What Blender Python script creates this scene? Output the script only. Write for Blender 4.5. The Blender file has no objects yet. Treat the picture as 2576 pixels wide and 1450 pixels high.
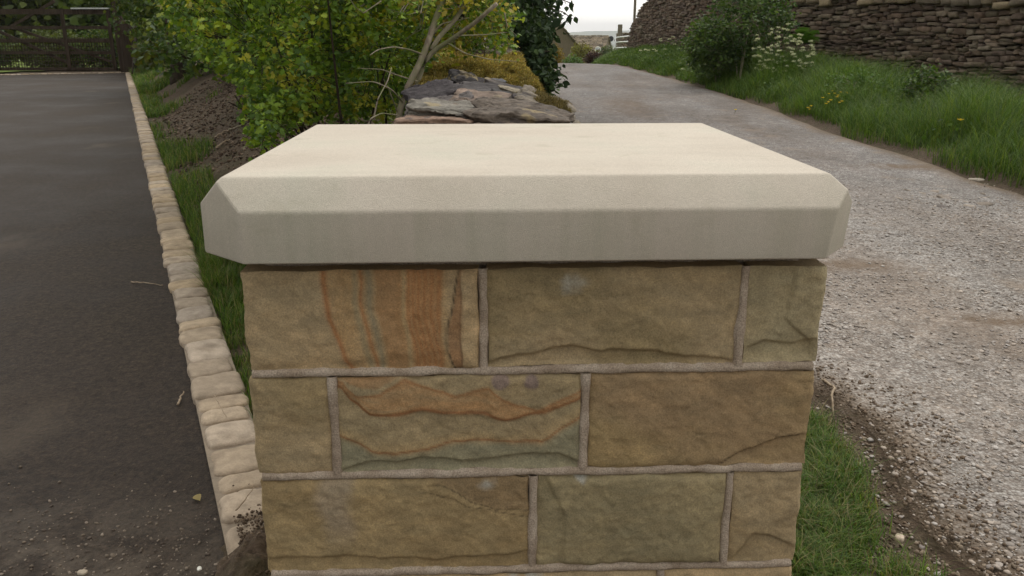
import bpy, math, random
import numpy as np
from mathutils import Vector
random.seed(7); RNG = np.random.default_rng(7)
SC = bpy.context.scene; COL = SC.collection
# ------------------------------------------------------------------ camera
F_PX, PITCH, CAM_Z = 2100.0, math.atan(635/2100), 1.0
cd = bpy.data.cameras.new('camera'); cam = bpy.data.objects.new('camera', cd); COL.objects.link(cam)
cd.sensor_width = 36; cd.lens = F_PX/2576*36; cd.clip_start = .05; cd.clip_end = 20000
cam.location = (0, 0, CAM_Z); cam.rotation_euler = (math.radians(90)-PITCH, 0, 0)
cd.dof.use_dof = True; cd.dof.focus_distance = 1.35; cd.dof.aperture_fstop = 36
SC.camera = cam
# ------------------------------------------------------------------ sky, sun, exposure
SUN_EL, SUN_AZ = math.radians(58), math.radians(35)      # azimuth clockwise from +Y (away from the camera)
w = bpy.data.worlds.new('World'); SC.world = w; w.use_nodes = True
nt = w.node_tree; bg = nt.nodes['Background']
sky = nt.nodes.new('ShaderNodeTexSky'); sky.sky_type = 'NISHITA'; sky.sun_disc = False
sky.sun_elevation = SUN_EL; sky.sun_rotation = SUN_AZ; sky.dust_density = 4; sky.air_density = 1; sky.ozone_density = 1
hs = nt.nodes.new('ShaderNodeHueSaturation'); hs.inputs['Saturation'].default_value = .22
cloud = nt.nodes.new('ShaderNodeMix'); cloud.data_type = 'RGBA'; cloud.inputs[0].default_value = .85   # even high cloud over the blue
tcw = nt.nodes.new('ShaderNodeTexCoord'); dt = nt.nodes.new('ShaderNodeVectorMath'); dt.operation = 'DOT_PRODUCT'; dt.inputs[1].default_value = (.45, .80, .40)   # cloud is brightest on the sun's side
nt.links.new(tcw.outputs['Generated'], dt.inputs[0]); cr = nt.nodes.new('ShaderNodeMapRange'); cr.inputs['From Min'].default_value = -.75; cr.inputs['From Max'].default_value = .85; cr.inputs['To Min'].default_value = 3.2; cr.inputs['To Max'].default_value = 12.0
nt.links.new(dt.outputs['Value'], cr.inputs['Value']); cmul = nt.nodes.new('ShaderNodeVectorMath'); cmul.operation = 'SCALE'; cmul.inputs[0].default_value = (1, .97, .915)
nt.links.new(cr.outputs[0], cmul.inputs['Scale']); nt.links.new(cmul.outputs[0], cloud.inputs[7])
nt.links.new(sky.outputs[0], hs.inputs['Color']); nt.links.new(hs.outputs[0], cloud.inputs[6]); nt.links.new(cloud.outputs[2], bg.inputs[0])
bg.inputs[1].default_value = .15
sl = bpy.data.lights.new('sun', 'SUN'); so = bpy.data.objects.new('sun', sl); COL.objects.link(so)
sl.energy = .9; sl.angle = math.radians(50); sl.color = (1, .95, .88)
sd = Vector((math.sin(SUN_AZ)*math.cos(SUN_EL), math.cos(SUN_AZ)*math.cos(SUN_EL), math.sin(SUN_EL)))
so.rotation_euler = sd.to_track_quat('Z', 'Y').to_euler()
SC.view_settings.view_transform = 'Standard'; SC.view_settings.look = 'None'
SC.view_settings.exposure = 0; SC.view_settings.gamma = 1
SC.render.engine = 'CYCLES'
# ------------------------------------------------------------------ helpers
def ray(u, v):                       # direction through a point of the picture (2576 x 1450 units)
    a, b = (u-1288)/F_PX, (725-v)/F_PX
    return np.array([a, math.cos(PITCH)+b*math.sin(PITCH), -math.sin(PITCH)+b*math.cos(PITCH)])
def at(u, v, Y):
    d = ray(u, v); t = Y/d[1]; return np.array([d[0]*t, Y, CAM_Z+d[2]*t])
def onz(u, v, z=0.0):
    d = ray(u, v); t = (z-CAM_Z)/d[2]; return np.array([d[0]*t, d[1]*t, z])
def pix(C):
    c_, s_ = math.cos(PITCH), math.sin(PITCH); z = C[:, 2]-CAM_Z; d = C[:, 1]*c_-z*s_; return 1288+F_PX*C[:, 0]/d, 725-F_PX*(C[:, 1]*s_+z*c_)/d
def hsh(ix, iy, iz, seed):
    h = (ix.astype(np.int64)*374761393 + iy.astype(np.int64)*668265263 + iz.astype(np.int64)*2147483647 + seed*1274126177) & 0xffffffff
    h = ((h ^ (h >> 13))*1274126177) & 0xffffffff
    h = ((h ^ (h >> 16))*2246822519) & 0xffffffff
    return ((h ^ (h >> 15)) & 0xffffff)/float(0xffffff)
def vnoise(p, seed=0):
    p = np.asarray(p, float); i = np.floor(p).astype(np.int64); f = p-i; f = f*f*(3-2*f)
    r = 0
    for dx in (0, 1):
        for dy in (0, 1):
            for dz in (0, 1):
                wt = (f[:, 0] if dx else 1-f[:, 0])*(f[:, 1] if dy else 1-f[:, 1])*(f[:, 2] if dz else 1-f[:, 2])
                r = r + wt*hsh(i[:, 0]+dx, i[:, 1]+dy, i[:, 2]+dz, seed)
    return r*2-1
def fbm(p, seed=0, octv=4, gain=.5):
    p = np.asarray(p, float); a = 1.; s = 0.; t = 0.
    for k in range(octv):
        s = s+a*vnoise(p*(2.03**k)+k*17.3, seed+k); t += a; a *= gain
    return s/t
def sm(a, b, x):
    t = np.clip((x-a)/(b-a), 0, 1); return t*t*(3-2*t)
def mk(name, V, F, mat, parent=None, col=None, smooth=False):
    V = np.asarray(V, np.float32); Fs = F if isinstance(F, list) else [F]; Fs = [np.asarray(f, np.int32) for f in Fs if len(f)]
    me = bpy.data.meshes.new(name); me.vertices.add(len(V)); me.vertices.foreach_set('co', V.ravel())
    me.loops.add(sum(f.size for f in Fs)); me.loops.foreach_set('vertex_index', np.concatenate([f.ravel() for f in Fs]))
    n = sum(len(f) for f in Fs); me.polygons.add(n)
    tot = np.concatenate([np.full(len(f), f.shape[1]) for f in Fs]); st = np.concatenate([[0], np.cumsum(tot)[:-1]])
    me.polygons.foreach_set('loop_start', st.astype(np.int32)); me.polygons.foreach_set('loop_total', tot.astype(np.int32))
    me.polygons.foreach_set('use_smooth', np.full(n, smooth))
    me.update(calc_edges=True); me.validate()
    if col is not None:
        a = me.color_attributes.new('Col', 'FLOAT_COLOR', 'POINT'); c = np.ones((len(V), 4), np.float32); c[:, :3] = col
        a.data.foreach_set('color', c.ravel())
    if mat: me.materials.append(mat)
    o = bpy.data.objects.new(name, me); COL.objects.link(o)
    if parent: o.parent = parent
    return o
class MB:
    def __init__(s): s.V = []; s.F = {}; s.C = []; s.n = 0
    def add(s, V, F, col=None):
        V = np.asarray(V, float)
        for f in (F if isinstance(F, list) else [F]):
            f = np.asarray(f)
            if len(f): s.F.setdefault(f.shape[1], []).append(f+s.n)
        s.V.append(V); s.n += len(V)
        s.C.append(np.broadcast_to(np.asarray((.5, .5, .5) if col is None else col, float), (len(V), 3)))
    def build(s, name, mat, parent=None, smooth=False):
        return mk(name, np.vstack(s.V), [np.vstack(f) for f in s.F.values()], mat, parent, np.vstack(s.C), smooth)
def tag(o, label=None, cat=None, group=None, kind=None):
    for k, v in (('label', label), ('category', cat), ('group', group), ('kind', kind)):
        if v: o[k] = v
    return o
def thing(name, label, cat, loc=(0, 0, 0), rz=0, group=None):
    o = bpy.data.objects.new(name, None); COL.objects.link(o); o.location = loc; o.rotation_euler = (0, 0, rz); o.empty_display_size = .1
    return tag(o, label, cat, group)
def tube(pts, rad, n=6):
    P = np.asarray(pts, float); m = len(P); R = np.broadcast_to(np.asarray(rad, float), (m,))
    T = np.gradient(P, axis=0); T /= np.linalg.norm(T, axis=1)[:, None]+1e-9
    a = np.where(np.abs(T[:, 2:3]) < .9, [[0, 0, 1.]], [[1., 0, 0]]); A = np.cross(T, a); A /= np.linalg.norm(A, axis=1)[:, None]+1e-9; B = np.cross(T, A)
    th = np.linspace(0, 2*math.pi, n, endpoint=False)
    V = P[:, None]+R[:, None, None]*(np.cos(th)[None, :, None]*A[:, None]+np.sin(th)[None, :, None]*B[:, None])
    i = np.arange(m-1)[:, None]*n; j = np.arange(n)[None]; k = (j+1) % n
    Fq = np.stack([i+j, i+k, i+n+k, i+n+j], -1).reshape(-1, 4)
    V = np.vstack([V.reshape(-1, 3), P[0], P[-1]]); a0, a1 = m*n, m*n+1; jj = np.arange(n); kk = (jj+1) % n
    Ft = np.vstack([np.stack([np.full(n, a0), kk, jj], -1), np.stack([np.full(n, a1), (m-1)*n+jj, (m-1)*n+kk], -1)])
    return V, [Fq, Ft]
def cubegrid(n):                     # a cube surface in [-1,1]^3, n segments per side, shared vertices
    idx = {}; V = []; F = []
    def vid(a):
        if a not in idx: idx[a] = len(V); V.append([2*c/n-1 for c in a])
        return idx[a]
    for ax in range(3):
        for s in (0, n):
            for i in range(n):
                for j in range(n):
                    q = []
                    for di, dj in ((0, 0), (1, 0), (1, 1), (0, 1)):
                        c = [0, 0, 0]; c[ax] = s; c[(ax+1) % 3] = i+di; c[(ax+2) % 3] = j+dj; q.append(vid(tuple(c)))
                    F.append(q if s else q[::-1])
    return np.array(V), np.array(F)
_cg = {}
def rbox(n, p=5.0):                  # rounded box: super-ellipsoid
    if (n, p) not in _cg:
        V, F = cubegrid(n); V = np.sin(V*math.pi/2*.999) if n < 5 else V
        r = (np.abs(V)**p).sum(1)**(1/p); _cg[(n, p)] = (V/r[:, None]*1.0, F)
    V, F = _cg[(n, p)]; return V.copy(), F
def rot(ax, ay, az):
    cx, sx, cy, sy, cz, sz = math.cos(ax), math.sin(ax), math.cos(ay), math.sin(ay), math.cos(az), math.sin(az)
    return np.array([[1, 0, 0], [0, cx, -sx], [0, sx, cx]]).T @ np.array([[cy, 0, sy], [0, 1, 0], [-sy, 0, cy]]).T @ np.array([[cz, -sz, 0], [sz, cz, 0], [0, 0, 1]]).T
def box(mb, c, s, rz=0, col=None, rx=0, ry=0):
    V = np.array([[x, y, z] for x in (-.5, .5) for y in (-.5, .5) for z in (-.5, .5)])*np.array(s)
    F = np.array([[0, 1, 3, 2], [4, 6, 7, 5], [0, 4, 5, 1], [2, 3, 7, 6], [0, 2, 6, 4], [1, 5, 7, 3]])
    mb.add(V @ rot(rx, ry, rz)+np.array(c), F, col)
# ------------------------------------------------------------------ materials
class NT:
    def __init__(s, name):
        s.m = bpy.data.materials.new(name); s.m.use_nodes = True; s.t = s.m.node_tree
        s.b = s.t.nodes['Principled BSDF']; s.out = s.t.nodes['Material Output']
        s.b.inputs['Specular IOR Level'].default_value = .25; s.b.inputs['Roughness'].default_value = .9
    def n(s, ty, **kw):
        nd = s.t.nodes.new(ty)
        for k, v in kw.items():
            if k in nd.inputs: nd.inputs[k].default_value = v
            else: setattr(nd, k, v)
        return nd
    def l(s, a, b): s.t.links.new(a, b)
    def co(s, scale=(1, 1, 1), obj=True):
        tc = s.n('ShaderNodeTexCoord'); mp = s.n('ShaderNodeMapping'); mp.inputs['Scale'].default_value = scale
        s.l(tc.outputs['Object'], mp.inputs['Vector']); return mp.outputs[0]
    def noise(s, vec, scale, detail=4, rough=.55):
        nd = s.n('ShaderNodeTexNoise', Scale=scale, Detail=detail, Roughness=rough); s.l(vec, nd.inputs['Vector']); return nd.outputs['Fac']
    def ramp(s, fac, stops, interp='LINEAR'):
        r = s.n('ShaderNodeValToRGB'); cr = r.color_ramp; cr.interpolation = interp
        while len(cr.elements) < len(stops): cr.elements.new(.5)
        for e, (p, c) in zip(cr.elements, stops): e.position = p; e.color = (*c, 1) if len(c) == 3 else c
        s.l(fac, r.inputs[0]); return r.outputs[0]
    def mix(s, fac, a, b, mode='MIX'):
        m = s.n('ShaderNodeMix', data_type='RGBA', blend_type=mode)
        for k, v in ((0, fac), (6, a), (7, b)):
            if isinstance(v, (int, float)): m.inputs[k].default_value = v
            elif isinstance(v, tuple): m.inputs[k].default_value = (*v, 1)
            else: s.l(v, m.inputs[k])
        return m.outputs[2]
    def math(s, op, a, b=None):
        m = s.n('ShaderNodeMath', operation=op)
        for k, v in ((0, a), (1, b)):
            if v is None: continue
            if isinstance(v, (int, float)): m.inputs[k].default_value = v
            else: s.l(v, m.inputs[k])
        return m.outputs[0]
    def bump(s, h, dist, strength=1.0, prev=None):
        b = s.n('ShaderNodeBump', Strength=strength, Distance=dist); s.l(h, b.inputs['Height'])
        if prev is not None: s.l(prev, b.inputs['Normal'])
        s.l(b.outputs[0], s.b.inputs['Normal']); return b.outputs[0]
    def base(s, c):
        if isinstance(c, tuple): s.b.inputs['Base Color'].default_value = (*c, 1)
        else: s.l(c, s.b.inputs['Base Color'])
        return s
def g3(v): return (v, v, v)
def attr_mat(name, lo=.75, hi=1.25, scale=300, bumpd=.0006, rough=.9, scale2=30, bump2=.001):
    t = NT(name); a = t.n('ShaderNodeAttribute', attribute_name='Col'); v = t.co()
    n1 = t.noise(v, scale, 3, .7); n2 = t.noise(v, scale2, 4)
    c = t.mix(1., a.outputs['Color'], t.ramp(n1, [(.25, g3(lo)), (.75, g3(hi))]), 'MULTIPLY')
    c = t.mix(1., c, t.ramp(n2, [(.3, g3(.85)), (.7, g3(1.15))]), 'MULTIPLY')
    t.base(c); t.b.inputs['Roughness'].default_value = rough
    p = t.bump(n2, bump2) if bump2 else None
    if bumpd: t.bump(n1, bumpd, 1, p)
    return t.m
def leaf_mat(name, trans=.35, rough=.5, tint=(1, 1, 1)):
    t = NT(name); a = t.n('ShaderNodeAttribute', attribute_name='Col'); c = t.mix(1., a.outputs['Color'], tint, 'MULTIPLY')
    t.base(c); t.b.inputs['Roughness'].default_value = rough; t.b.inputs['Specular IOR Level'].default_value = .35
    tr = t.n('ShaderNodeBsdfTranslucent'); t.l(t.mix(1., c, (1.3, 1.25, .6), 'MULTIPLY'), tr.inputs[0])
    ms = t.n('ShaderNodeMixShader'); ms.inputs[0].default_value = trans
    t.l(t.b.outputs[0], ms.inputs[1]); t.l(tr.outputs[0], ms.inputs[2]); t.l(ms.outputs[0], t.out.inputs[0]); return t.m
M = {}
t = NT('rock faced sandstone'); a = t.n('ShaderNodeAttribute', attribute_name='Col'); v = t.co(); n1 = t.noise(v, 430, 4, .9); n2 = t.noise(v, 70, 5, .7); n3 = t.noise(t.co((1, 1, 2.5)), 16, 4, .6)
c = t.mix(1., a.outputs['Color'], t.ramp(n1, [(.28, g3(.55)), (.72, g3(1.5))]), 'MULTIPLY'); c = t.mix(1., c, t.ramp(n2, [(.3, g3(.87)), (.7, g3(1.13))]), 'MULTIPLY')
c = t.mix(1., c, t.ramp(n3, [(.3, (.94, .95, .95)), (.7, (1.26, 1.21, 1.15))]), 'MULTIPLY'); c = t.mix(.10, c, (.34, .31, .235)); t.base(c); p = t.bump(n2, .0013); t.bump(n1, .0012, 1, p); M['block'] = t.m
M['drystone'] = attr_mat('weathered wall stone', .7, 1.3, 60, .004, .95, 12, .004)
M['sett'] = attr_mat('pale stone sett', .85, 1.15, 220, .001, .9, 30, .003)
M['leaf'] = leaf_mat('leaf'); M['grass'] = leaf_mat('grass blade', .42, .6); M['moss'] = leaf_mat('moss', .2, .9); M['darkleaf'] = leaf_mat('dark leaf', .15, .8)
M['pebble'] = attr_mat('pebble', .85, 1.15, 200, 0, .85, 60, 0)
M['petal'] = leaf_mat('petal', .3, .6)
t = NT('bark'); v = t.co((1, 1, .25)); n1 = t.noise(v, 60, 5); n2 = t.noise(t.co(), 14, 3)
t.base(t.mix(t.ramp(n2, [(.4, g3(0)), (.62, g3(1))]), t.ramp(n1, [(.3, (.19, .155, .12)), (.7, (.42, .36, .28))]), (.22, .22, .12))); t.bump(n1, .003); M['bark'] = t.m
t = NT('dark bark'); n1 = t.noise(t.co((1, 1, .3)), 25, 4); t.base(t.ramp(n1, [(.3, (.02, .015, .01)), (.7, (.06, .045, .03))])); t.bump(n1, .01); M['darkbark'] = t.m
# coping stone: sawn pale sandstone
t = NT('sawn pale sandstone'); v = t.co()
grain = t.noise(v, 900, 2, .6); fine = t.noise(v, 260, 3, .6); mot = t.noise(v, 5, 4); bed = t.noise(t.co((2.2, 9, 9)), 2.4, 5, .6)
strk = t.noise(t.co((1, 1, .05)), 22, 3)
c = t.ramp(mot, [(.3, (.53, .472, .413)), (.52, (.565, .512, .452)), (.72, (.535, .506, .44))])
c = t.mix(1., c, t.ramp(bed, [(.3, g3(.96)), (.7, g3(1.03))]), 'MULTIPLY')
geo = t.n('ShaderNodeNewGeometry'); sp = t.n('ShaderNodeSeparateXYZ'); t.l(geo.outputs['True Normal'], sp.inputs[0])
side = t.math('SUBTRACT', 1., t.math('ABSOLUTE', sp.outputs[2]))
wet = t.mix(t.math('MULTIPLY', side, t.ramp(strk, [(.42, g3(0)), (.62, g3(.55))])), (.97, .97, .93), (.78, .82, .73))
c = t.mix(1., c, wet, 'MULTIPLY')
c = t.mix(1., c, t.ramp(grain, [(.25, g3(.80)), (.75, g3(1.18))]), 'MULTIPLY')
c = t.mix(1., c, t.ramp(fine, [(.2, g3(.92)), (.8, g3(1.07))]), 'MULTIPLY')
sta = t.noise(v, 13, 5, .65); c = t.mix(t.ramp(sta, [(.60, g3(0)), (.74, g3(.5))]), c, (.36, .33, .24))
gm = t.n('ShaderNodeNewGeometry'); edge = t.ramp(gm.outputs['Pointiness'], [(.52, g3(0)), (.60, g3(.35))]); c = t.mix(edge, c, (.62, .58, .50))
vo = t.n('ShaderNodeTexVoronoi', Scale=9.0); t.l(v, vo.inputs['Vector'])
c = t.mix(t.ramp(vo.outputs['Distance'], [(.012, g3(.75)), (.02, g3(0))]), c, (.18, .14, .1))
t.base(c); p = t.bump(t.noise(v, 40, 4), .0006); t.bump(grain, .0007, 1, p); t.b.inputs['Roughness'].default_value = .85; M['cap'] = t.m
t = NT('lime mortar'); v = t.co(); n1 = t.noise(v, 500, 2, .7); n2 = t.noise(v, 25, 4)
t.base(t.mix(1., t.ramp(n2, [(.3, (.32, .25, .185)), (.5, (.42, .34, .265)), (.7, (.53, .45, .365))]), t.ramp(n1, [(.25, g3(.55)), (.75, g3(1.4))]), 'MULTIPLY')); p = t.bump(n2, .004); t.bump(n1, .0015, 1, p); M['mortar'] = t.m
# tarmac
t = NT('tarmac'); v = t.co(); n1 = t.noise(v, 110, 4, .85); n2 = t.noise(v, .9, 5, .6); n3 = t.noise(v, 9, 5, .7)
c = t.ramp(n2, [(.3, (.020, .0135, .0095)), (.55, (.032, .023, .0165)), (.75, (.050, .039, .028))])
n6 = t.noise(v, 45, 4, .8); c = t.mix(1., c, t.ramp(n1, [(.3, g3(.3)), (.7, g3(1.8))]), 'MULTIPLY'); c = t.mix(1., c, t.ramp(n6, [(.3, g3(.5)), (.7, g3(1.7))]), 'MULTIPLY')
dist = t.n('ShaderNodeVectorMath', operation='DISTANCE'); t.l(v, dist.inputs[0]); dist.inputs[1].default_value = (-.95, .75, 0)
near = t.ramp(dist.outputs['Value'], [(.5, g3(1)), (1.0, g3(0))])
dust = t.mix(1., near, t.ramp(n3, [(.42, g3(.1)), (.58, g3(1))]), 'MULTIPLY')
c = t.mix(dust, c, t.mix(n1, (.055, .044, .034), (.17, .138, .105)))
n4 = t.noise(t.co((1, .5, 1)), 1.7, 3); c = t.mix(t.ramp(n4, [(.62, g3(0)), (.72, g3(.45))]), c, (.11, .085, .06))
t.base(c); p = t.bump(n6, .005); t.bump(n1, .004, 1, p); t.l(t.ramp(n2, [(.35, g3(.58)), (.65, g3(.78))]), t.b.inputs['Roughness']); t.b.inputs['Specular IOR Level'].default_value = .2; M['tarmac'] = t.m
# lane
t = NT('crushed stone lane'); v = t.co(); vo = t.n('ShaderNodeTexVoronoi', Scale=120.0); t.l(v, vo.inputs['Vector'])
sepc = t.n('ShaderNodeSeparateColor'); t.l(vo.outputs['Color'], sepc.inputs[0])
st = t.ramp(sepc.outputs[0], [(0, (.21, .18, .158)), (.45, (.345, .315, .285)), (.8, (.44, .415, .385)), (1, (.54, .52, .49))])
n2 = t.noise(v, 1.1, 5, .6); n3 = t.noise(v, 14, 4, .7); n5 = t.noise(t.co((1, .35, 1)), 1.5, 4, .6)
c = t.mix(t.ramp(vo.outputs['Distance'], [(.4, g3(0)), (.75, g3(.5))]), st, (.12, .095, .075))
c = t.mix(t.ramp(n5, [(.38, g3(0)), (.68, g3(.8))]), c, (.20, .155, .12))
c = t.mix(1., c, t.ramp(n2, [(.3, g3(.72)), (.7, g3(1.12))]), 'MULTIPLY'); c = t.mix(1., c, t.ramp(n3, [(.3, g3(.72)), (.7, g3(1.22))]), 'MULTIPLY'); n8 = t.noise(v, 45, 4, .8); c = t.mix(1., c, t.ramp(n8, [(.3, g3(.65)), (.7, g3(1.3))]), 'MULTIPLY')
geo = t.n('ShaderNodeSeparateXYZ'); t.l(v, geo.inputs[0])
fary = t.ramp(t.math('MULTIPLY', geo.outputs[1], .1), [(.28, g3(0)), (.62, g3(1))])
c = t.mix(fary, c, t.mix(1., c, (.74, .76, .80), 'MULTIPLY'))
for (px_, py_, sx, sy, amt) in ((1.80, 2.72, 1.5, 5.0, .9), (1.40, 3.4, 1.5, 3.6, .8), (2.85, 5.9, 1.1, 3.0, .85), (1.3, 10., 1.0, .3, .5), (.8, 7., 1.3, .35, .45)):
    mp = t.n('ShaderNodeMapping'); mp.vector_type = 'POINT'; mp.inputs['Location'].default_value = (-px_*sx, -py_*sy, 0); mp.inputs['Scale'].default_value = (sx, sy, 1)
    t.l(v, mp.inputs[0]); ln = t.n('ShaderNodeVectorMath', operation='LENGTH'); t.l(mp.outputs[0], ln.inputs[0])
    dd = t.math('ADD', ln.outputs['Value'], t.math('MULTIPLY', n3, .9))
    c = t.mix(t.ramp(dd, [(.55, g3(amt)), (.95, g3(0))]), c, (.15, .105, .068))
ea = t.n('ShaderNodeAttribute', attribute_name='Col'); es = t.n('ShaderNodeSeparateColor'); t.l(ea.outputs['Color'], es.inputs[0])
n7 = t.noise(v, 4, 5, .7); c = t.mix(t.ramp(t.math('ADD', es.outputs[0], t.math('MULTIPLY', n7, .7)), [(.62, g3(0)), (1.0, g3(.85))]), c, (.16, .118, .08))
c = t.mix(t.ramp(n7, [(.56, g3(0)), (.7, g3(.6))]), c, (.27, .215, .165))
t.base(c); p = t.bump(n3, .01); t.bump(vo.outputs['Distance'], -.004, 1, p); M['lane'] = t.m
# earth
t = NT('bare earth'); v = t.co(); n1 = t.noise(v, 60, 5, .75); n2 = t.noise(v, 5, 5, .7); n3 = t.noise(v, .35, 4, .6)
c = t.ramp(n1, [(.3, (.045, .031, .021)), (.55, (.115, .082, .056)), (.75, (.22, .165, .115))])
c = t.mix(t.ramp(n2, [(.45, g3(0)), (.7, g3(.5))]), c, (.045, .055, .018)); t.base(c); p = t.bump(n2, .03); t.bump(n1, .012, 1, p); M['earth'] = t.m
t = NT('pasture'); v = t.co(); n1 = t.noise(v, 3, 5, .7); n2 = t.noise(v, .1, 3)
t.base(t.mix(n2, t.ramp(n1, [(.3, (.05, .10, .015)), (.7, (.14, .19, .03))]), (.13, .17, .03))); M['pasture'] = t.m
t = NT('old timber'); n1 = t.noise(t.co((1, 1, .1)), 30, 4); t.base(t.ramp(n1, [(.3, (.025, .017, .011)), (.7, (.07, .05, .035))])); t.bump(n1, .003); M['timber'] = t.m
t = NT('grey timber'); n1 = t.noise(t.co((1, 1, .1)), 30, 4); t.base(t.ramp(n1, [(.3, (.12, .10, .08)), (.7, (.26, .22, .18))])); t.bump(n1, .003); M['greytimber'] = t.m
t = NT('galvanised steel'); n1 = t.noise(t.co(), 20, 3); t.base(t.ramp(n1, [(.3, (.5, .52, .53)), (.7, (.68, .7, .7))])); t.b.inputs['Metallic'].default_value = .4; t.b.inputs['Roughness'].default_value = .4; M['galv'] = t.m
t = NT('white plastic'); t.base((.8, .8, .78)); t.b.inputs['Roughness'].default_value = .5; M['white'] = t.m
t = NT('mirror glass'); t.base((.6, .62, .62)); t.b.inputs['Metallic'].default_value = 1; t.b.inputs['Roughness'].default_value = .12; M['mirror'] = t.m
t = NT('dark plastic'); t.base((.06, .065, .075)); M['darkplastic'] = t.m
t = NT('dry twig'); n1 = t.noise(t.co(), 80, 3); t.base(t.ramp(n1, [(.3, (.24, .18, .12)), (.7, (.42, .34, .25))])); M['twig'] = t.m
t = NT('hill pasture'); n1 = t.noise(t.co(), .004, 4); t.base(t.ramp(n1, [(.4, (.08, .11, .05)), (.6, (.16, .19, .08))])); M['hill'] = t.m
# ------------------------------------------------------------------ terrain
KA = onz(525, 1200)[:2]; KD = np.array([-.412, .911]); KD /= np.linalg.norm(KD); KN = np.array([KD[1], -KD[0]])
def kerb_s(x, y): return (x-KA[0])*KN[0]+(y-KA[1])*KN[1]
def kerb_t(x, y): return (x-KA[0])*KD[0]+(y-KA[1])*KD[1]
WX = [(2700, 18, 8), (2576, 14, 9), (2350, 8, 10.8), (2100, 2, 13), (1900, -8, 15), (1750, -25, 17.5), (1680, -35, 19.5), (1640, -25, 21), (1618, 2, 21.8), (1600, 30, 22.6), (1584, 65, 23.4), (1574, 112, 24)]
HW = [np.array([4.9, -3, 1.25]), np.array([5.2, 2, 1.25]), np.array([5.35, 5, 1.28])]+[at(*q) for q in WX]
HW = np.array(HW)
def xwall(y): return np.interp(y, HW[:, 1], HW[:, 0])
def xr(y): return np.interp(y, [-5, 1, 5, 7, 10.5, 14.6, 18.3, 22, 30, 60], [3.6, 3.25, 3.105, 3.0, 3.0, 2.79, 2.38, 2.1, 1.9, 1.5])
def xw(y): return -.065-.0212*(y-2.1)
def lane_z(y):
    up = .022*np.clip(y-1.5, 0, 17.3); return up-np.where(y > 18.8, .055*(y-18.8)**2/(2+np.clip(y-18.8, 0, 1e9)), 0)*1.0
def terrain(x, y):
    x = np.asarray(x, float); y = np.asarray(y, float); lz = lane_z(np.minimum(y, 95)); lz = np.where(y > 95, lz-np.minimum((y-95)*.02, 40), lz)
    s = kerb_s(x, y)
    lane_m = sm(-.25, .15, x-xw(y)-.1)*sm(1.2, 2.5, y)+ (x > .3)*sm(2.5, 1.2, y)
    verge = (.07+.24*sm(10.5, 16, y))*sm(0, 1, (x-xr(y))/np.maximum(xwall(y)-xr(y), .5))*sm(40, 20, y)+.05*sm(0, .15, x-xr(y))*sm(30, 20, y)
    right = lz+verge
    bank = .42*sm(.25, 1.25, s)*sm(1.6, 3.6, y)*sm(60, 30, y)+.012*sm(.1, .3, s)
    left = np.where(s < .1, 0, np.maximum(bank, 0)); left = left*sm(60, 30, y)+np.minimum(lane_z(y), 0)*sm(30, 60, y)
    left = np.where((y > 95), right, left)
    m = np.clip(lane_m, 0, 1); return left*(1-m)+right*m
def axis(a, b, n, far):
    core = np.linspace(a, b, n); s = (b-a)/n; out = []
    d = s; x = b
    while x < far: d *= 1.25; x += d; out.append(x)
    lo = []; d = s; x = a
    while x > -far: d *= 1.25; x -= d; lo.append(x)
    return np.array(lo[::-1]+list(core)+out)
def sheet(name, X, Y, zf, mat, mask=None, col=None):
    xx, yy = np.meshgrid(X, Y); V = np.stack([xx, yy, zf(xx, yy)], -1).reshape(-1, 3); nx, ny = len(X), len(Y)
    i = np.arange(ny-1)[:, None]*nx+np.arange(nx-1)[None]; Fq = np.stack([i, i+1, i+nx+1, i+nx], -1).reshape(-1, 4)
    if mask is not None: Fq = Fq[mask(V[Fq].mean(1))]
    return mk(name, V, Fq, mat, None, None, True)
def zg(x, y):
    z = terrain(x, y); p = np.stack([x.ravel()*2.5, y.ravel()*2.5, 0*x.ravel()], 1); r = fbm(p, 3, 4).reshape(x.shape)
    s = kerb_s(x, y); rough = np.where((s > .3) & (x < xw(y)), .06, .012); rough = np.where(s < .14, 0, rough)*(y < 60)
    return z+r*rough-.012
tag(sheet('ground', axis(-9, 7, 230, 4500), axis(.2, 26, 300, 4500), zg, M['earth']), 'bare brown soil and earth under the verges and hedge', kind='structure')
# pasture beyond the drive gate and behind the high wall
def pmask(c): return (((kerb_t(c[:, 0], c[:, 1]) > 26.5) | (c[:, 0] < -14)) & (c[:, 0] < xw(c[:, 1])-1.5)) | (c[:, 0] > xwall(c[:, 1])+.5) | (c[:, 1] > 32)
tag(sheet('field', axis(-30, 12, 80, 3500), axis(-2, 60, 110, 4000), lambda x, y: terrain(x, y)+.03+.1*fbm(np.stack([x.ravel()*.3, y.ravel()*.3, 0*x.ravel()], 1), 5, 2).reshape(x.shape)*0, M['pasture'], pmask), 'green pasture beyond the timber gate and walls', kind='structure')
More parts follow.
